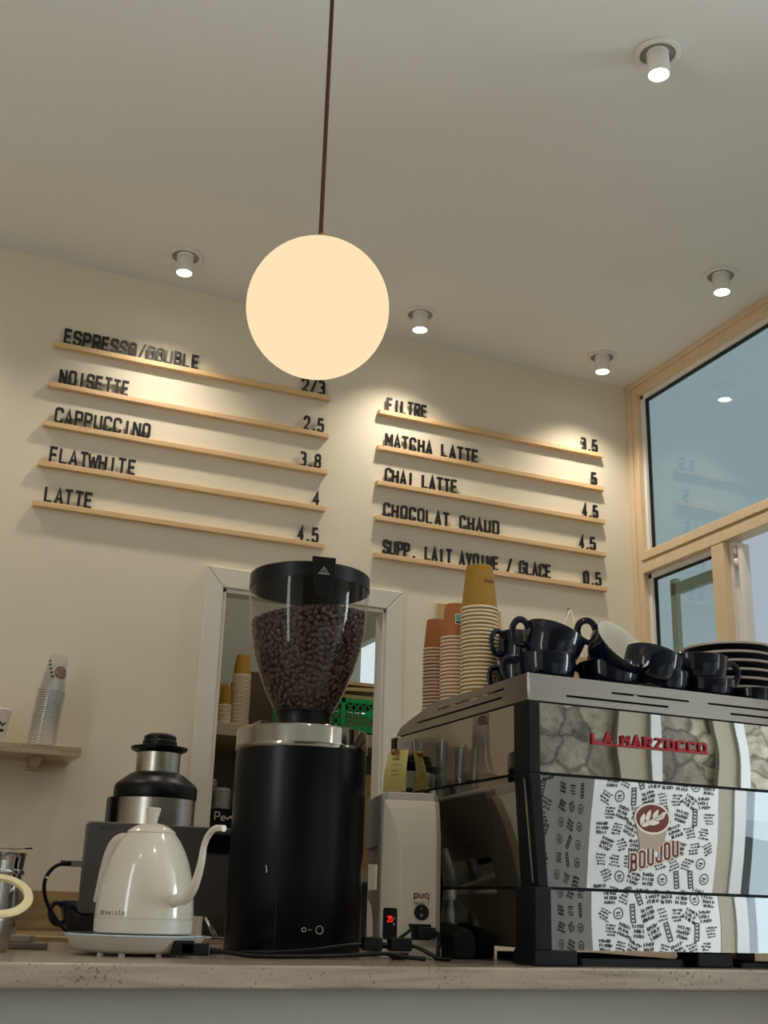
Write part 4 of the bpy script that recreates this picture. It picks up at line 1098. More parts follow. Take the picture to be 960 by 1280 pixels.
fs = [(i * n + k, i * n + (k + 1) % n, (i + 1) * n + (k + 1) % n, (i + 1) * n + k) for i in range(2) for k in range(n)] + [tuple(range(n))[::-1], tuple(range(12, 18))]
mb.add([(x, y if y > .1 else y + .018, z) for x, y, z in vs], fs); mb.build('head', 'pressd', pr_, bevel=.002)
mb = MB()
mb.prism([(.085, .135), (.225, .135), (.232, .128), (.232, .115), (.20, .108), (.165, .09), (.145, .06), (.140, .03), (.14, .022), (.085, .022)], lambda p: (-hw + .004, p[0], p[1]), lambda p: (hw - .004, p[0], p[1])); mb.build('fork_arm', 'press', pr_, bevel=.003)
mb = MB(); mb.rbox((-hw - .002, -.003, 0), (hw + .002, .20, .024), .008); mb.build('foot_plate', 'press', pr_, bevel=.002)
mb = MB(); mb.lathe([(.0005, .172), (.028, .172), (.029, .176), (.029, .192), (.024, .194), (.024, .223)], 36, c=(0, .165, 0)); mb.build('tamper', 'blackp', pr_)
mb = MB(); mb.box((-hw + .004, .085, .19), (hw - .004, .23, .222)); mb.build('head_skirt', 'pressd', pr_, bevel=.003)
# display on the chamfer
cd = Vector((.037, -.0333, 0)).normalized(); cn = Vector((-cd.y * -1, 0, 0))
nrm = Vector((-.0333, -.037, 0)).normalized()
org = Vector((-hw + .0185, .0166, 0))
def disp(u, v, d):
    p = org + cd * u + nrm * d; return (p.x, p.y, v)
mb = MB(); mb.prism(rnd([(-.017, .036), (.017, .036), (.017, .098), (-.017, .098)], .006, True), lambda p: disp(p[0], p[1], 0), lambda p: disp(p[0], p[1], .0012)); mb.build('display', 'blackp', pr_)
mb = MB(); glyph(mb, '2', -.006, .070, .006, .012, .0014, disp, .0012, .0018); glyph(mb, '5', .001, .070, .006, .012, .0014, disp, .0012, .0018); mb.build('led_digits', 'led', pr_)
mb = MB(); ribbon(mb, [(.010, .064), (.010, .068)], .003, False, disp, .0012, .0016); ribbon(mb, [(.010, .076), (.010, .079)], .003, False, disp, .0012, .0016); mb.build('display_icon', 'stg', pr_)
fp = lambda x, z, d: (x, -d, z)
mb = MB()
for i, ch in enumerate('pu'): glyph(mb, ch, .002 + i * .0115, .118, .0098, .0165, .0026, fp, 0, .0006)
glyph(mb, 'q', .025, .118, .0098, .0165, .0026, fp, 0, .0006, 1)
word(mb, 'PRESS 2', .003, .1055, .0038, .0055, .0007, .0046, fp, 0, .0006); mb.build('maker_mark', ['ink', 'brown'], pr_)
mb = MB(); mb.prism([(.019 + .0155 * cos(2 * pi * k / 36), .091 + .0155 * sin(2 * pi * k / 36)) for k in range(36)], lambda p: (p[0], 0, p[1]), lambda p: (p[0], -.002, p[1])); mb.build('rocker_switch', 'blackp', pr_)
mb = MB(); ribbon(mb, [(.019, .096), (.019, .100)], .0012, False, fp, .002, .0024); ribbon(mb, [(.019 + .002 * cos(2 * pi * k / 12), .085 + .002 * sin(2 * pi * k / 12)) for k in range(12)], .001, True, fp, .002, .0024); mb.build('switch_mark', 'stg', pr_)
mb = MB(); mb.box((-.002, -.002, .037), (.040, 0, .068)); mb.build('power_inlet', 'blackp', pr_, bevel=.001)
pc = thing('power_cable', 'black angled power plug and cord on the front of the tamping press', 'power cord', (1.066, 2.33, CT), radians(-13))
mb = MB(); mb.rbox((.010, -.016, .040), (.048, -.0021, .062), .004, ax=1); mb.build('plug', 'blackp', pc, bevel=.002)
mb = MB(); mb.tube(smooth_path([(.040, -.012, .054), (.051, -.013, .050), (.054, -.014, .036), (.052, -.015, .016), (.050, -.022, .005), (.04, -.05, .005)], 6), .0045, 10); mb.build('cord', 'blackp', pc)

# black cloth bundle between the press and the machine
mb = MB()
pts = [(.0, .0), (.043, .0), (.045, .03), (.040, .060), (.031, .074), (.025, .070), (.019, .074), (.010, .064), (.0, .055)]
mb.prism(pts, lambda p: (1.172 + p[0] * 1.15, 2.345, CT + .0005 + p[1] * .8), lambda p: (1.176 + p[0] * 1.0, 2.46, CT + .0005 + p[1]))
o = mb.build('black_cloth', 'cloth', bevel=.006); tag(o, 'crumpled black cloth on the bar tucked between tamping press and machine', 'cloth')

# ================================================================== ESPRESSO MACHINE
X0, X1, Y0, Y1 = 1.193, 2.03, 2.066, 2.722
em = thing('espresso_machine', 'large polished steel espresso machine with navy cups on top', 'espresso machine', (X0, Y0, CT))
def E_(p): return (p[0] - X0, p[1] - Y0, p[2] - CT)
ZT, ZC, ZM, ZL, ZB = 1.490, 1.434, 1.290, 1.073, .960    # rail top, rail bottom, panel splits, lower bottom
IN = .030    # how far the slanted middle moves in (x)
INY = .020
# dark carcass
mb = MB()
mb.box(E_((X0 + .006, Y0 + .008, ZM)), E_((X1 - .006, Y1 - .01, ZC + .004)))
mb.add([E_(p) for p in ((X0 + .008, Y0 + .008, ZM), (X1 - .008, Y0 + .008, ZM), (X1 - .008, Y1 - .19, ZM), (X0 + .008, Y1 - .19, ZM),
                        (X0 + IN + .008, Y0 + INY + .008, ZL), (X1 - IN - .008, Y0 + INY + .008, ZL), (X1 - IN - .008, Y1 - .19, ZL), (X0 + IN + .008, Y1 - .19, ZL))],
       [(0, 1, 2, 3), (4, 7, 6, 5), (0, 4, 5, 1), (1, 5, 6, 2), (2, 6, 7, 3), (3, 7, 4, 0)])
mb.box(E_((X0 + IN + .008, Y0 + INY + .008, ZB)), E_((X1 - IN - .008, Y1 - .19, ZL)))
mb.build('carcass', 'blackm', em)
# corner posts: upper straight, middle slanted, lower block
def slab(mb, a, b, mi=0):  # a: 4 pts, b: 4 pts
    mb.add([E_(p) for p in a] + [E_(p) for p in b], [(0, 3, 2, 1), (4, 5, 6, 7), (0, 1, 5, 4), (1, 2, 6, 5), (2, 3, 7, 6), (3, 0, 4, 7)], mi)
def rect(x0, x1, y0, y1, z): return [(x0, y0, z), (x1, y0, z), (x1, y1, z), (x0, y1, z)]
for sx in (0, 1):
    mb = MB()
    def mx(a, b): return (X0 + a, X0 + b) if sx == 0 else (X1 - b, X1 - a)
    a, b = mx(-.002, .026); slab(mb, rect(a, b, Y0 - .003, Y0 + .056, ZM), rect(a, b, Y0 - .003, Y0 + .056, ZC))
    a2, b2 = mx(IN - .002, IN + .022); slab(mb, rect(a2, b2, Y0 + INY - .003, Y0 + INY + .066, ZL), rect(a, b, Y0 - .003, Y0 + .056, ZM))
    a3, b3 = mx(IN - .014, IN + .025); slab(mb, rect(a3, b3, Y0 + INY - .008, Y0 + INY + .068, ZB - .002), rect(a3, b3, Y0 + INY - .008, Y0 + INY + .068, ZL + .002))
    mb.build('corner_post', 'blackm', em, bevel=.003)
    mb = MB()   # bright inlay strip on the slanted part
    i0, i1 = mx(-.0035, -.0015); j0, j1 = mx(IN - .0035, IN - .0015)
    slab(mb, rect(j0, j1, Y0 + INY + .012, Y0 + INY + .018, ZL + .01), rect(i0, i1, Y0 + .010, Y0 + .016, ZM - .01)); mb.build('inlay_strip', 'steel', em)
    mb = MB(); a, b = mx(-.003, .02); slab(mb, rect(a, b, Y1 + .0, Y1 + .03, ZM - .0), rect(a, b, Y1, Y1 + .03, ZC)); mb.build('rear_post', 'blackm', em, bevel=.003)
    # feet
    a, b = mx(IN - .014, IN + .082)
    for y0, y1 in ((Y0 + INY - .006, Y0 + INY + .075), (Y0 + .35, Y0 + .42)):
        mb = MB(); slab(mb, rect(a, b, y0, y1, CT + .0003), rect(a, b, y0, y1, ZB)); mb.build('foot', 'blackm', em, bevel=.003)
mb = MB(); slab(mb, rect(1.60, 1.69, Y0 + .03, Y0 + .10, CT + .0003), rect(1.60, 1.69, Y0 + .03, Y0 + .10, ZB)); mb.build('foot', 'blackm', em, bevel=.003)
# polished panels, customer side (slightly dished upper one) and both flanks
def panel(name, P, m, nrm_dir, bulge=0, nu=24, nv=6, th=.004):
    """P: four corners (bl, br, tr, tl)"""
    bl, br, tr, tl = [Vector(E_(p)) for p in P]; nd = Vector(nrm_dir)
    mb = MB(); vs = []
    for j in range(nv + 1):
        v = j / nv
        for i in range(nu + 1):
            u = i / nu
            p = bl.lerp(br, u).lerp(tl.lerp(tr, u), v)
            p = p + nd * (bulge * (sin(u * 9.5 + 1.2) * .5 + .6 * u) * 4 * v * (1 - v))
            vs.append(p)
    fs = [(j * (nu + 1) + i, j * (nu + 1) + i + 1, (j + 1) * (nu + 1) + i + 1, (j + 1) * (nu + 1) + i) for j in range(nv) for i in range(nu)]
    mb.add(vs, fs, 0, True)
    k = len(vs); q_ = [bl, br, tr, tl]
    mb.add([p - nd * th for p in q_] + q_, [(0, 1, 5, 4), (1, 2, 6, 5), (2, 3, 7, 6), (3, 0, 4, 7)])
    return mb.build(name, m, em)
g = .003
panel('upper_panel', [(X0 + .027, Y0, ZM + g), (X1 - .027, Y0, ZM + g), (X1 - .027, Y0, ZC - g), (X0 + .027, Y0, ZC - g)], 'mirror', (0, -1, 0), .0006)
panel('slanted_panel', [(X0 + IN + .022, Y0 + INY, ZL + g), (X1 - IN - .022, Y0 + INY, ZL + g), (X1 - .027, Y0, ZM - g), (X0 + .027, Y0, ZM - g)], 'mirror', (0, -1, -.1), .0003)
panel('lower_panel', [(X0 + IN + .026, Y0 + INY, ZB), (X1 - IN - .026, Y0 + INY, ZB), (X1 - IN - .026, Y0 + INY, ZL - g), (X0 + IN + .026, Y0 + INY, ZL - g)], 'mirror', (0, -1, 0), .0002)
for sx in (0, 1):
    s_ = -1 if sx == 0 else 1
    xa = X0 if sx == 0 else X1
    xb = X0 + IN if sx == 0 else X1 - IN
    panel('side_panel_upper', [(xa, Y1, ZM + g), (xa, Y0 + .058, ZM + g), (xa, Y0 + .058, ZC - g), (xa, Y1, ZC - g)], 'mirror2', (s_, 0, 0), .0008)
    panel('side_panel_middle', [(xb, Y1 - .19, ZL + g), (xb, Y0 + INY + .068, ZL + g), (xa, Y0 + .058, ZM - g), (xa, Y1 - .19, ZM - g)], 'mirror2', (s_, 0, 0), 0)
    panel('side_panel_lower', [(xb, Y1 - .19, ZB + .004), (xb, Y0 + INY + .07, ZB + .004), (xb, Y0 + INY + .07, ZL - g), (xb, Y1 - .19, ZL - g)], 'mirror2', (s_, 0, 0), 0)
# far sides of the slanted flank: black upright
mb = MB()
slab(mb, rect(X0 + IN - .002, X0 + IN + .02, Y1 - .192, Y1 - .17, ZB), rect(X0 - .002, X0 + .02, Y1 - .192, Y1 - .17, ZM)); mb.build('rear_upright', 'blackm', em, bevel=.002)
# slotted cup rail: sheet steel with real slots
def slotted(mb, F, u0, u1, v0, v1, slots, top=None):
    """sheet in (u, v) with horizontal slots [(ua, ub, va, vb)], thickness .003; top(u) gives the upper edge"""
    us = sorted(set([u0, u1] + [s_[0] for s_ in slots] + [s_[1] for s_ in slots] + ([t[0] for t in top] if top else [])))
    def tv(u):
        if not top: return v1
        for (a, va), (b, vb) in zip(top[:-1], top[1:]):
            if a - 1e-9 <= u <= b + 1e-9: return va + (vb - va) * (u - a) / (b - a)
        return v1
    for a, b in zip(us[:-1], us[1:]):
        cuts = sorted([(s_[2], s_[3]) for s_ in slots if s_[0] <= a + 1e-9 and s_[1] >= b - 1e-9])
        v = v0
        for c0, c1 in cuts + [(None, None)]:
            ta_, tb_ = (c0, c0) if c0 is not None else (tv(a), tv(b))
            mb.add([F(a, v, 0), F(b, v, 0), F(b, tb_, 0), F(a, ta_, 0), F(a, v, .003), F(b, v, .003), F(b, tb_, .003), F(a, ta_, .003)],
                   [(0, 3, 2, 1), (4, 5, 6, 7), (0, 1, 5, 4), (1, 2, 6, 5), (2, 3, 7, 6), (3, 0, 4, 7)])
            if c0 is not None: v = c1
sl = []
for a, b, z in ((1.284, 1.537, 1.4505), (1.394, 1.592, 1.4675), (1.641, 1.86, 1.4675), (1.70, 1.95, 1.4505)): sl.append((a, b, z - .0022, z + .0022))
mb = MB(); slotted(mb, lambda u, v, d: E_((u, Y0 + .001 + d, v)), X0 - .001, X1 + .001, ZC + .001, ZT, sl)
mb.build('rail_front', 'steelH', em)
sl = [(2.165, 2.486, 1.469, 1.4735), (2.175, 2.600, 1.452, 1.4565)]
for sx in (0, 1):
    mb = MB(); slotted(mb, lambda u, v, d: E_(((X0 + d) if sx == 0 else (X1 - d), u, v)), Y0, Y1, ZC + .001, ZT, sl, [(Y0, ZT), (2.52, ZT), (2.66, 1.464), (2.70, 1.454), (Y1, ZC + .006)])
    mb.build('rail_side', 'steelH', em)
mb = MB()   # rounded corner beads
for x in (X0, X1): mb.tube([E_((x + (.001 if x == X0 else -.001), Y0 + .001, ZC + .001)), E_((x + (.001 if x == X0 else -.001), Y0 + .001, ZT))], .0028, 10)
mb.build('rail_corner', 'steel', em)
TZ = 1.462
mb = MB(); mb.box(E_((X0 + .003, Y0 + .004, TZ - .004)), E_((X1 - .003, 2.645, TZ))); mb.build('cup_tray', 'steelH', em)
mb = MB()   # sheet from the tray down to the barista side
mb.add([E_(p) for p in ((X0 + .003, 2.645, TZ), (X1 - .003, 2.645, TZ), (X1 - .003, Y1, ZC + .004), (X0 + .003, Y1, ZC + .004))], [(0, 1, 2, 3)])
mb.build('rear_slope', 'steelH', em)
# group heads on the barista side
for gx_ in (1.45, 1.77):
    mb = MB(); mb.lathe([(.0005, -.07), (.034, -.07), (.036, -.03), (.03, -.02), (.03, .03)], 32, c=E_((gx_, Y1 - .10, 1.26))); mb.build('group_head', 'chrome', em)
# red nameplate
mb = MB(); fE = lambda x, z, d: E_((x, Y0 - .001 - d, z))
nm = 'LA MARZOCCO'; nx0, nx1 = 1.340, 1.634; npitch = (nx1 - nx0) / 10.55
xx = nx0
for i, ch in enumerate(nm):
    adv = .55 if ch == ' ' else 1
    if ch != ' ': glyph(mb, ch, xx, 1.3575, npitch * .78, .0245, .0052, fE, 0, .004)
    xx += npitch * adv
mb.box(fE(nx0, 1.3565, .0005), fE(nx1 - .002, 1.3605, .0035))
mb.build('nameplate', 'red', em, loc=None)
# shop sticker on the slanted panel
def onslant(x, z, d):
    t = (ZM - z) / (ZM - ZL)
    return E_((x, Y0 + INY * t - .0012 - d, z))
sc_x = 1.4865
mb = MB()
def ell(cx, cz, a, b, n=36): return [(cx + a * cos(2 * pi * k / n), cz + b * sin(2 * pi * k / n)) for k in range(n)]
def flat(poly, d0, d1, mi): mb.prism(poly, lambda p: onslant(p[0], p[1], d0), lambda p: onslant(p[0], p[1], d1), mi)
flat([(1.4455, 1.212), (1.4585, 1.152), (1.5115, 1.152), (1.527, 1.212)], 0, .0003, 2)
flat(ell(sc_x, 1.217, .0445, .0315), .0002, .0005, 0)
flat(ell(sc_x, 1.217, .0405, .0275), .0004, .0007, 1)
# latte art leaf
def leaf(cx, cz, ang, l, w):
    ca2, sa2 = cos(ang), sin(ang); pts = []
    for k in range(16):
        t = 2 * pi * k / 16; u = l * cos(t); v = w * sin(t) * (1 - .35 * cos(t))
        pts.append((cx + u * ca2 - v * sa2, cz + u * sa2 + v * ca2))
    return pts
for cx, cz, an, l, w in ((-.024, -.001, 1.2, .011, .005), (-.010, .006, 1.15, .012, .005), (.008, .009, 1.0, .011, .005), (-.016, -.012, .15, .012, .0045), (.004, -.008, .1, .013, .005), (.018, .003, .2, .012, .005), (.027, .010, .6, .008, .004)):
    flat(leaf(sc_x + cx, 1.217 + cz, an, l, w), .0006, .0009, 0)
ribbon(mb, [(sc_x - .030, 1.205), (sc_x - .006, 1.212), (sc_x + .024, 1.224)], .003, False, onslant, .0006, .0009, 0)
bx0, bz0, bw, bh, bp = 1.4335, 1.1115, .0165, .036, .0203
for pass_, (t_, mi, d0) in enumerate(((.0098, 0, .0005), (.0052, 1, .0008))):
    for i, ch in enumerate('BOUJOU'):
        x_ = bx0 + i * bp; z_ = bz0 + i * .0062
        e_ = (t_ - .0052) / 2
        glyph(mb, ch, x_ - e_, z_ - e_, bw + 2 * e_, bh + 2 * e_, t_, onslant, d0, d0 + .0003, mi)
mb.build('shop_sticker', ['stw', 'brown', 'stg'], em)
# brass valve knob on the flank, note hanging on it
mb = MB(); mb.tube([E_((X0 - .001, 2.668, 1.387)), E_((X0 - .03, 2.66, 1.387))], .004, 10)
st_ = len(mb.v); kc_ = Vector(E_((X0 - .03, 2.66, 1.387)))
mb.lathe([(.0005, 0), (.008, 0), (.009, .004), (.006, .010), (.0005, .011)], 16)
mb.xf(lambda v: kc_ + Vector((-v.z, v.y, v.x)), st_)
mb.build('valve_knob', 'brass', em)
nt = thing('paper_note', 'yellow handwritten paper note hanging on the brass knob of the machine flank', 'note', (X0 - .022, 2.655, 1.392), radians(-38))
mb = MB(); vs = []
for j in range(9):
    v = j / 8
    for i in range(5):
        u = i / 4 - .5
        vs.append((u * (.050 + .006 * v) - .008 * v, -.004 - .012 * sin(v * pi * .9) + .006 * u * v, -.100 * v + .006 * u))
mb.add(vs, [(j * 5 + i, j * 5 + i + 1, (j + 1) * 5 + i + 1, (j + 1) * 5 + i) for j in range(8) for i in range(4)], 0, True)
mb.add([(x, y + .0006, z) for x, y, z in vs], [(j * 5 + i, j * 5 + i + 1, (j + 1) * 5 + i + 1, (j + 1) * 5 + i) for j in range(8) for i in range(4)], 0, True)
mb.build('note_sheet', 'note', nt)
mb = MB()
for k, (zz, l) in enumerate(((-.022, .02), (-.036, .026), (-.050, .018), (-.060, .022))):
    yy = -.0052 - .012 * sin(-zz / .1 * pi * .9)
    ribbon(mb, [(-.014 + q_ * l / 6, zz + (.002 if q_ % 2 else -.002)) for q_ in range(7)], .0009, False, lambda x, z, d, yy=yy: (x, yy - .001 - d, z), 0, .0002)
mb.build('handwriting', 'tool', nt)
mb = MB(); mb.tube([(0, -.003, -.005), (0, -.02, -.006)], .003, 10); mb.tube([(0, -.018, -.006), (0, -.024, -.006)], .006, 12); mb.build('pin', 'brass', nt)
o = MB().box((-.012, -.001, -.005), (.040, 0, .028)).build('label_sleeve', 'tape'); o.location = (X0 - .006, 2.64, 1.385); o.rotation_euler = (0, 0, radians(-60))
tag(o, 'small clear plastic sleeve on the machine flank behind the yellow note', 'sleeve')

# under the machine
o = MB().rbox((1.33, 2.115, CT + .0003), (1.585, 2.46, CT + .014), .01).build('rubber_mat', 'rubber'); tag(o, 'black rubber mat lying under the espresso machine beside its front foot', 'mat')
o = MB().rbox((1.715, 2.10, CT + .0003), (1.98, 2.20, CT + .010), .005).build('drain_tray', 'rubber'); tag(o, 'low black drain tray under the right part of the machine', 'tray')
rp = thing('red_packet', 'flat red packet with white print under the espresso machine', 'packet', (1.765, 2.26, CT))
MB().box((-.07, -.02, .012), (.05, .02, .026)).build('packet_body', 'redpk', rp, bevel=.002)
mb = MB(); ribbon(mb, [(-.02, .021), (.045, .021)], .0022, False, lambda x, z, d: (x, -.0205 - d, z), 0, .0003); ribbon(mb, [(-.02, .017), (.045, .017)], .0022, False, lambda x, z, d: (x, -.0205 - d, z), 0, .0003); mb.build('printed_line', 'stw', rp)
MB().box((-.075, -.025, .0003), (.055, .03, .012)).build('packet_tray', 'blackp', rp)

# ------------------------------------------------------------------ cups on the machine
r0, h0 = .066, .086
def tilt(dx, dy): return (dx, dy, sqrt(max(.05, 1 - dx * dx - dy * dy)))
cup('navy cup upright at the front left corner of the machine top, under a tilted cup', (1.288, 2.155, TZ + h0), (0, 0, 1), r0, h0, radians(165))
cup('navy cup tilted to the right on the front left corner cup, handle raised left', (1.314, 2.157, 1.601), tilt(.36, 0), r0 + .002, h0, radians(178))
cup('navy cup low at the rear left of the machine top, handle towards the grinder', (1.315, 2.315, TZ + h0 + .004), (0, 0, 1), .060, h0, radians(190))
cup('navy cup tilted on the rear left cup, ring handle beside the paper cups', (1.33, 2.318, 1.622), tilt(.22, .05), .060, h0, radians(186))
cup('navy cup upright in the front row beneath the cup showing its white inside', (1.450, 2.158, TZ + h0), (0, 0, 1), r0 + .003, h0, radians(160))
cup('navy cup lying tipped forward and showing its white inside', (1.461, 2.115, 1.588), (.22, -.78, .58), r0 + .004, .075, radians(150))
cup('navy cup upright in the front row, beneath the cup right of the white-inside one', (1.588, 2.158, TZ + h0 - .006), (0, 0, 1), r0 - .002, h0 - .006, radians(60))
cup('navy cup tilted right, sitting just right of the cup showing its white inside', (1.572, 2.157, 1.578), tilt(.33, .04), r0 + .003, h0, radians(100))
cup('navy cup upright in the front row below the level cup beside the plates', (1.712, 2.160, TZ + h0 - .012), (0, 0, 1), r0 - .001, h0 - .012, radians(80))
cup('navy cup upright behind the front row, between the tilted cups and the plates', (1.735, 2.30, TZ + h0), (0, 0, 1), r0 + .004, h0, radians(100))
cup('navy cup standing level on top of the others beside the plate stack', (1.698, 2.172, 1.592), tilt(.02, -.02), r0 + .006, h0, radians(-12))
cup('small navy espresso cup at the foot of the plate stack', (1.815, 2.125, TZ + .060), (0, 0, 1), .044, .060, radians(60))

# plate stack
pmz = MB()
pmz.lathe([(.0005, .004), (.062, .004), (.064, 0), (.068, 0), (.070, .004), (.092, .008), (.1135, .0150)], 72, 1)
pmz.lathe([(.1135, .0150), (.1152, .0172), (.1150, .0202), (.1130, .0212), (.108, .0205), (.080, .0130), (.0005, .0120)], 72, 0)
pmesh = pmz.mesh('plate', ['plate', 'navy'])
for k in range(9):
    o = bpy.data.objects.new('plate', pmesh); COL.objects.link(o)
    o.location = (1.893 + random.uniform(-.002, .002), 2.295 + random.uniform(-.002, .002), TZ + .0005 + k * .0212); o.rotation_euler = (0, 0, k)
    tag(o, 'topmost dark plate of the stack on the right end of the machine' if k == 8 else 'dark plate with a pale rim within the stack on the machine', 'plate', 'stacked plates on the machine')

# paper cup stacks on the machine
top = cup_stack(1.257, 2.40, TZ, .0435, .0315, .108, 27, .00905, ['mustard', 'paper'], 'paper cup nested in the tallest stack, behind the navy cups', 'upside-down mustard paper cup topping the tallest stack on the machine', 'tallest paper cup stack on the machine')
mb = MB()
def wrapm(u, v, d):
    zz = .070 - v; r = .0435 - zz / .108 * .012 + .0006 + d; a = atan2(-2.40, -1.257) + .30 + u / .038
    return (r * cos(a), r * sin(a), zz)
for i, ch in enumerate('onco'): glyph(mb, ch, .026 - i * .0085 - .007, 0, .0065, .0115, .0014, lambda u, v, d: wrapm(-u + .026, v, d), 0, .0004)
tc_ = [o for o in COL.objects if o.get('label', '').startswith('upside-down mustard paper cup topping')][0]
tc_.rotation_euler = (0, 0, 0)
mb.build('printed_word', 'brown', tc_)
top2 = cup_stack(1.245, 2.50, TZ, .0365, .0265, .087, 22, .0087, ['kraft', 'paper'], 'brown kraft cup nested in the middle stack behind the machine rail', 'upside-down kraft cup with a coloured sticker topping the middle stack', 'middle paper cup stack on the machine')
tc2 = [o for o in COL.objects if o.get('label', '').startswith('upside-down kraft cup with a coloured')][0]
tc2.rotation_euler = (0, 0, 0)
mb = MB()
def wraps(u, v, d):
    zz = .045 + v; r = .0365 - zz / .087 * .010 + .0006 + d; a = atan2(-2.50, -1.245) + .42 + u / .031
    return (r * cos(a), r * sin(a), zz)
def patch(u0, u1, v0, v1, mi, d):
    for k in range(6):
        ua = u0 + (u1 - u0) * k / 6; ub = u0 + (u1 - u0) * (k + 1) / 6
        mb.add([wraps(ua, v0, d), wraps(ub, v0, d), wraps(ub, v1, d), wraps(ua, v1, d)], [(0, 1, 2, 3)], mi)
patch(-.014, .014, -.012, .014, 0, 0); patch(-.0125, -.001, -.004, .0125, 1, .0003); patch(.000, .0125, .0005, .0125, 2, .0003); patch(-.0125, .002, -.0105, -.005, 3, .0003); patch(.0035, .0125, -.0105, -.001, 0, .0003)
mb.build('sticker', ['stw', 'green', 'redpk', 'ink'], tc2)
cup_stack(1.232, 2.585, TZ - .002, .0300, .0225, .078, 21, .0086, ['kraft', 'paper'], 'brown kraft cup nested in the narrowest stack behind the machine rail', 'upside-down kraft cup topping the narrowest stack, nearest the doorway', 'narrowest paper cup stack on the machine')

# boards hanging by strings on the wall
def hung_board(nx, nz, w, h, drop, label, m):
    root = thing('hanging_board', label, 'board', (nx, YW, nz))
    mb = MB(); mb.tube([(0, 0, 0), (.004, -.02, .003)], .002, 8); mb.build('nail', 'tool', root)
    mb = MB(); mb.tube([(.003, -.016, .001), (-w * .36, -.010, -drop)], .0016, 6); mb.tube([(.003, -.016, .001), (w * .36, -.010, -drop)], .0016, 6); mb.build('string', 'string', root)
    mb = MB(); mb.box((-w / 2, -.016, -drop - h), (w / 2, -.004, -drop + .006)); mb.build('board_panel', m, root, bevel=.001)
hung_board(1.942, 2.143, .26, .30, .055, 'kraft board hanging on the wall behind the kraft cup stacks', 'kraftp')
hung_board(2.373, 2.142, .20, .16, .19, 'board hung by a white string triangle behind the navy cups', 'kraftp')

# ================================================================== CUSTOMER SIDE (shows in the polished steel)
ph = thing('display_bench', 'low bench clad in doodle printed paper against the stone wall', 'bench', (3.4, -1.16, 0))
MB().box((-.22, 0, 0), (.50, .40, 1.24)).box((-2.4, 0, 0), (-.22, .06, 1.24)).build('bench_body', 'wrap', ph)  # front stepped on purpose: the jutting block shades the recessed left part
mb = MB(); rr = random.Random(5)
fb = lambda x, z, d: (x, (.40 if x > -.22 else .06) + d, z)
def doodle(cx, cz, s_, kind):
    a = rr.uniform(-.5, .5); ca2, sa2 = cos(a), sin(a)
    def P(u, v): return (cx + (u * ca2 - v * sa2) * s_, cz + (u * sa2 + v * ca2) * s_)
    if kind == 0:
        for row in (.36, -.02, -.40):
            u = -.62 + rr.uniform(0, .2)
            while u < .55:
                ribbon(mb, [P(u, row - .15), P(u + rr.uniform(-.06, .10), row + rr.uniform(.08, .17))], .12 * s_, False, fb, 0, .001)
                c_ = rr.random()
                if c_ < .35: ribbon(mb, [P(u, row + rr.uniform(-.12, .12)), P(u + .22, row + rr.uniform(-.12, .12))], .09 * s_, False, fb, 0, .001)
                elif c_ < .6: ribbon(mb, [P(u + .1 + .09 * cos(2 * pi * k / 8), row + .11 * sin(2 * pi * k / 8)) for k in range(8)], .07 * s_, True, fb, 0, .001)
                u += rr.uniform(.19, .27)
    elif kind == 1:
        ribbon(mb, [P(.45 * cos(2 * pi * k / 14), .45 * sin(2 * pi * k / 14)) for k in range(14)], .1 * s_, True, fb, 0, .001)
        ribbon(mb, [P(-.2, .0), P(.2, .1)], .16 * s_, False, fb, 0, .001); ribbon(mb, [P(-.2, -.2), P(.2, -.15)], .1 * s_, False, fb, 0, .001)
    elif kind == 2:
        ribbon(mb, [P(-.2, -.7), P(.2, -.7), P(.2, .7), P(-.2, .7)], .12 * s_, True, fb, 0, .001)
        for k in range(4): ribbon(mb, [P(0, -.5 + k * .3), P(0, -.35 + k * .3)], .2 * s_, False, fb, 0, .001)
    else:
        for row in (.34, .08, -.2, -.46):
            u = -.5 + rr.uniform(0, .25)
            while u < .4:
                l_ = rr.uniform(.12, .34)
                ribbon(mb, [P(u, row), P(u + l_, row + rr.uniform(-.03, .06))], rr.uniform(.10, .2) * s_, False, fb, 0, .001)
                u += l_ + .07
z = .06; row = 0
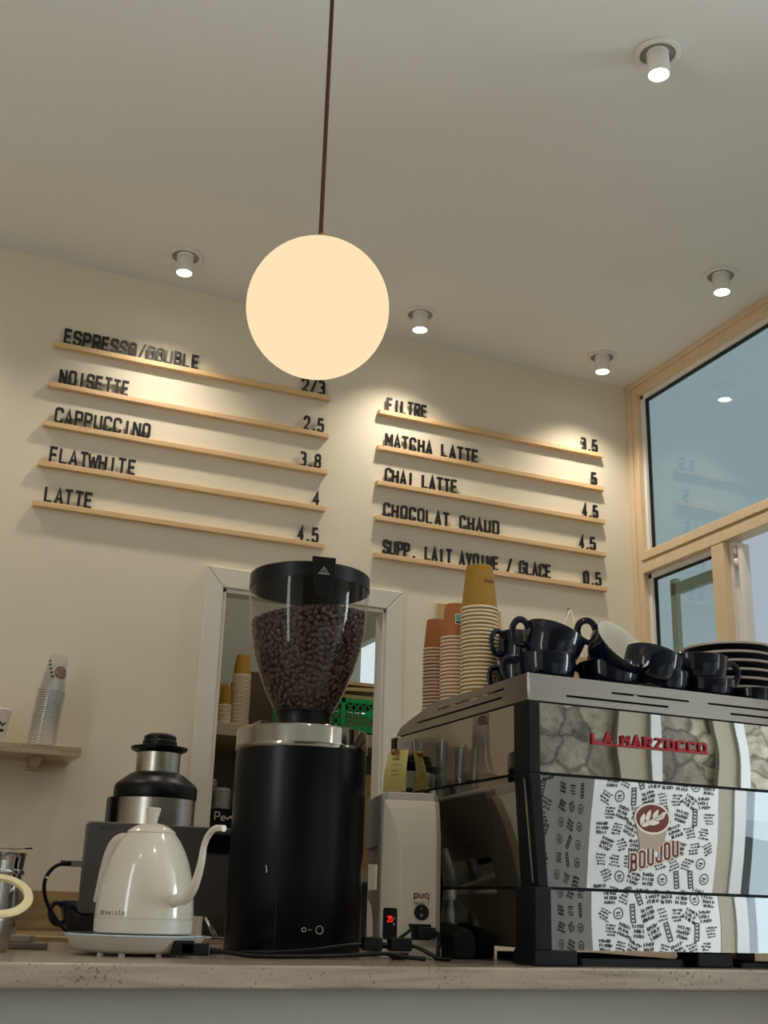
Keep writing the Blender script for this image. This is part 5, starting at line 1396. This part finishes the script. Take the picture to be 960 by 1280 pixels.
while z < 1.2:
    x = -1.0 + (.05 if row % 2 else 0)
    while x < .47:
        if not -.27 < x < -.17: doodle(x, z, .056, rr.choice((0, 0, 0, 1, 2, 3, 3)))
        x += .080
    z += .075; row += 1
fb = lambda x, z, d: (-.22 - d, x, z)
z = .06
while z < 1.2:
    for x in (.12, .21, .30): doodle(x, z, .050, rr.choice((0, 1, 2, 3)))
    z += .09
mb.build('printed_doodle', 'ink', ph)
for i, (x, z_, a, lab) in enumerate(((-.62, .98, -.5, 'tan price card tilted on the printed bench front, upper one'), (-.52, .62, -.35, 'tan price card tilted on the printed bench front, lower one'))):
    t = thing('price_card', lab, 'card', (3.4 + x, -1.16 + .075, z_)); t.rotation_euler = (0, a, 0)
    MB().box((-.15, -.014, -.06), (.15, 0, .06)).build('card_panel', 'wraptan', t)
    m2 = MB()
    for k in range(9): ribbon(m2, [(-.12 + k * .018, .005), (-.118 + k * .018, .035)], .008, False, lambda x, z, d: (x, d, z), 0, .001)
    for k in range(3): ribbon(m2, [(.07 + k * .022, -.035), (.072 + k * .022, .035)], .012, False, lambda x, z, d: (x, d, z), 0, .001)
    m2.build('card_marks', 'ink', t)

# pieces that belong to a part sit one level deeper
def nest(root, part, subs):
    kids = list(root.children)
    p = next(k for k in kids if k.name.split('.')[0] == part)
    for k in kids:
        if k.name.split('.')[0] in subs: k.parent = p
nest(ke, 'lid', ('lid_knob',))
nest(ke, 'kettle_body', ('maker_mark',))
nest(gd, 'hopper_lid', ('lid_tab', 'emblem'))
nest(gd, 'body', ('switch_ring', 'scratch', 'body_seam'))
nest(pr_, 'display', ('led_digits', 'display_icon'))
nest(pr_, 'rocker_switch', ('switch_mark',))
nest(pr_, 'column', ('maker_mark', 'power_inlet'))
nest(em, 'upper_panel', ('nameplate',))
nest(em, 'slanted_panel', ('shop_sticker',))
nest(em, 'corner_post', ('inlay_strip',))
nest(mo, 'screen_back', ('maker_mark', 'black_strip'))
nest(nt, 'note_sheet', ('handwriting',))
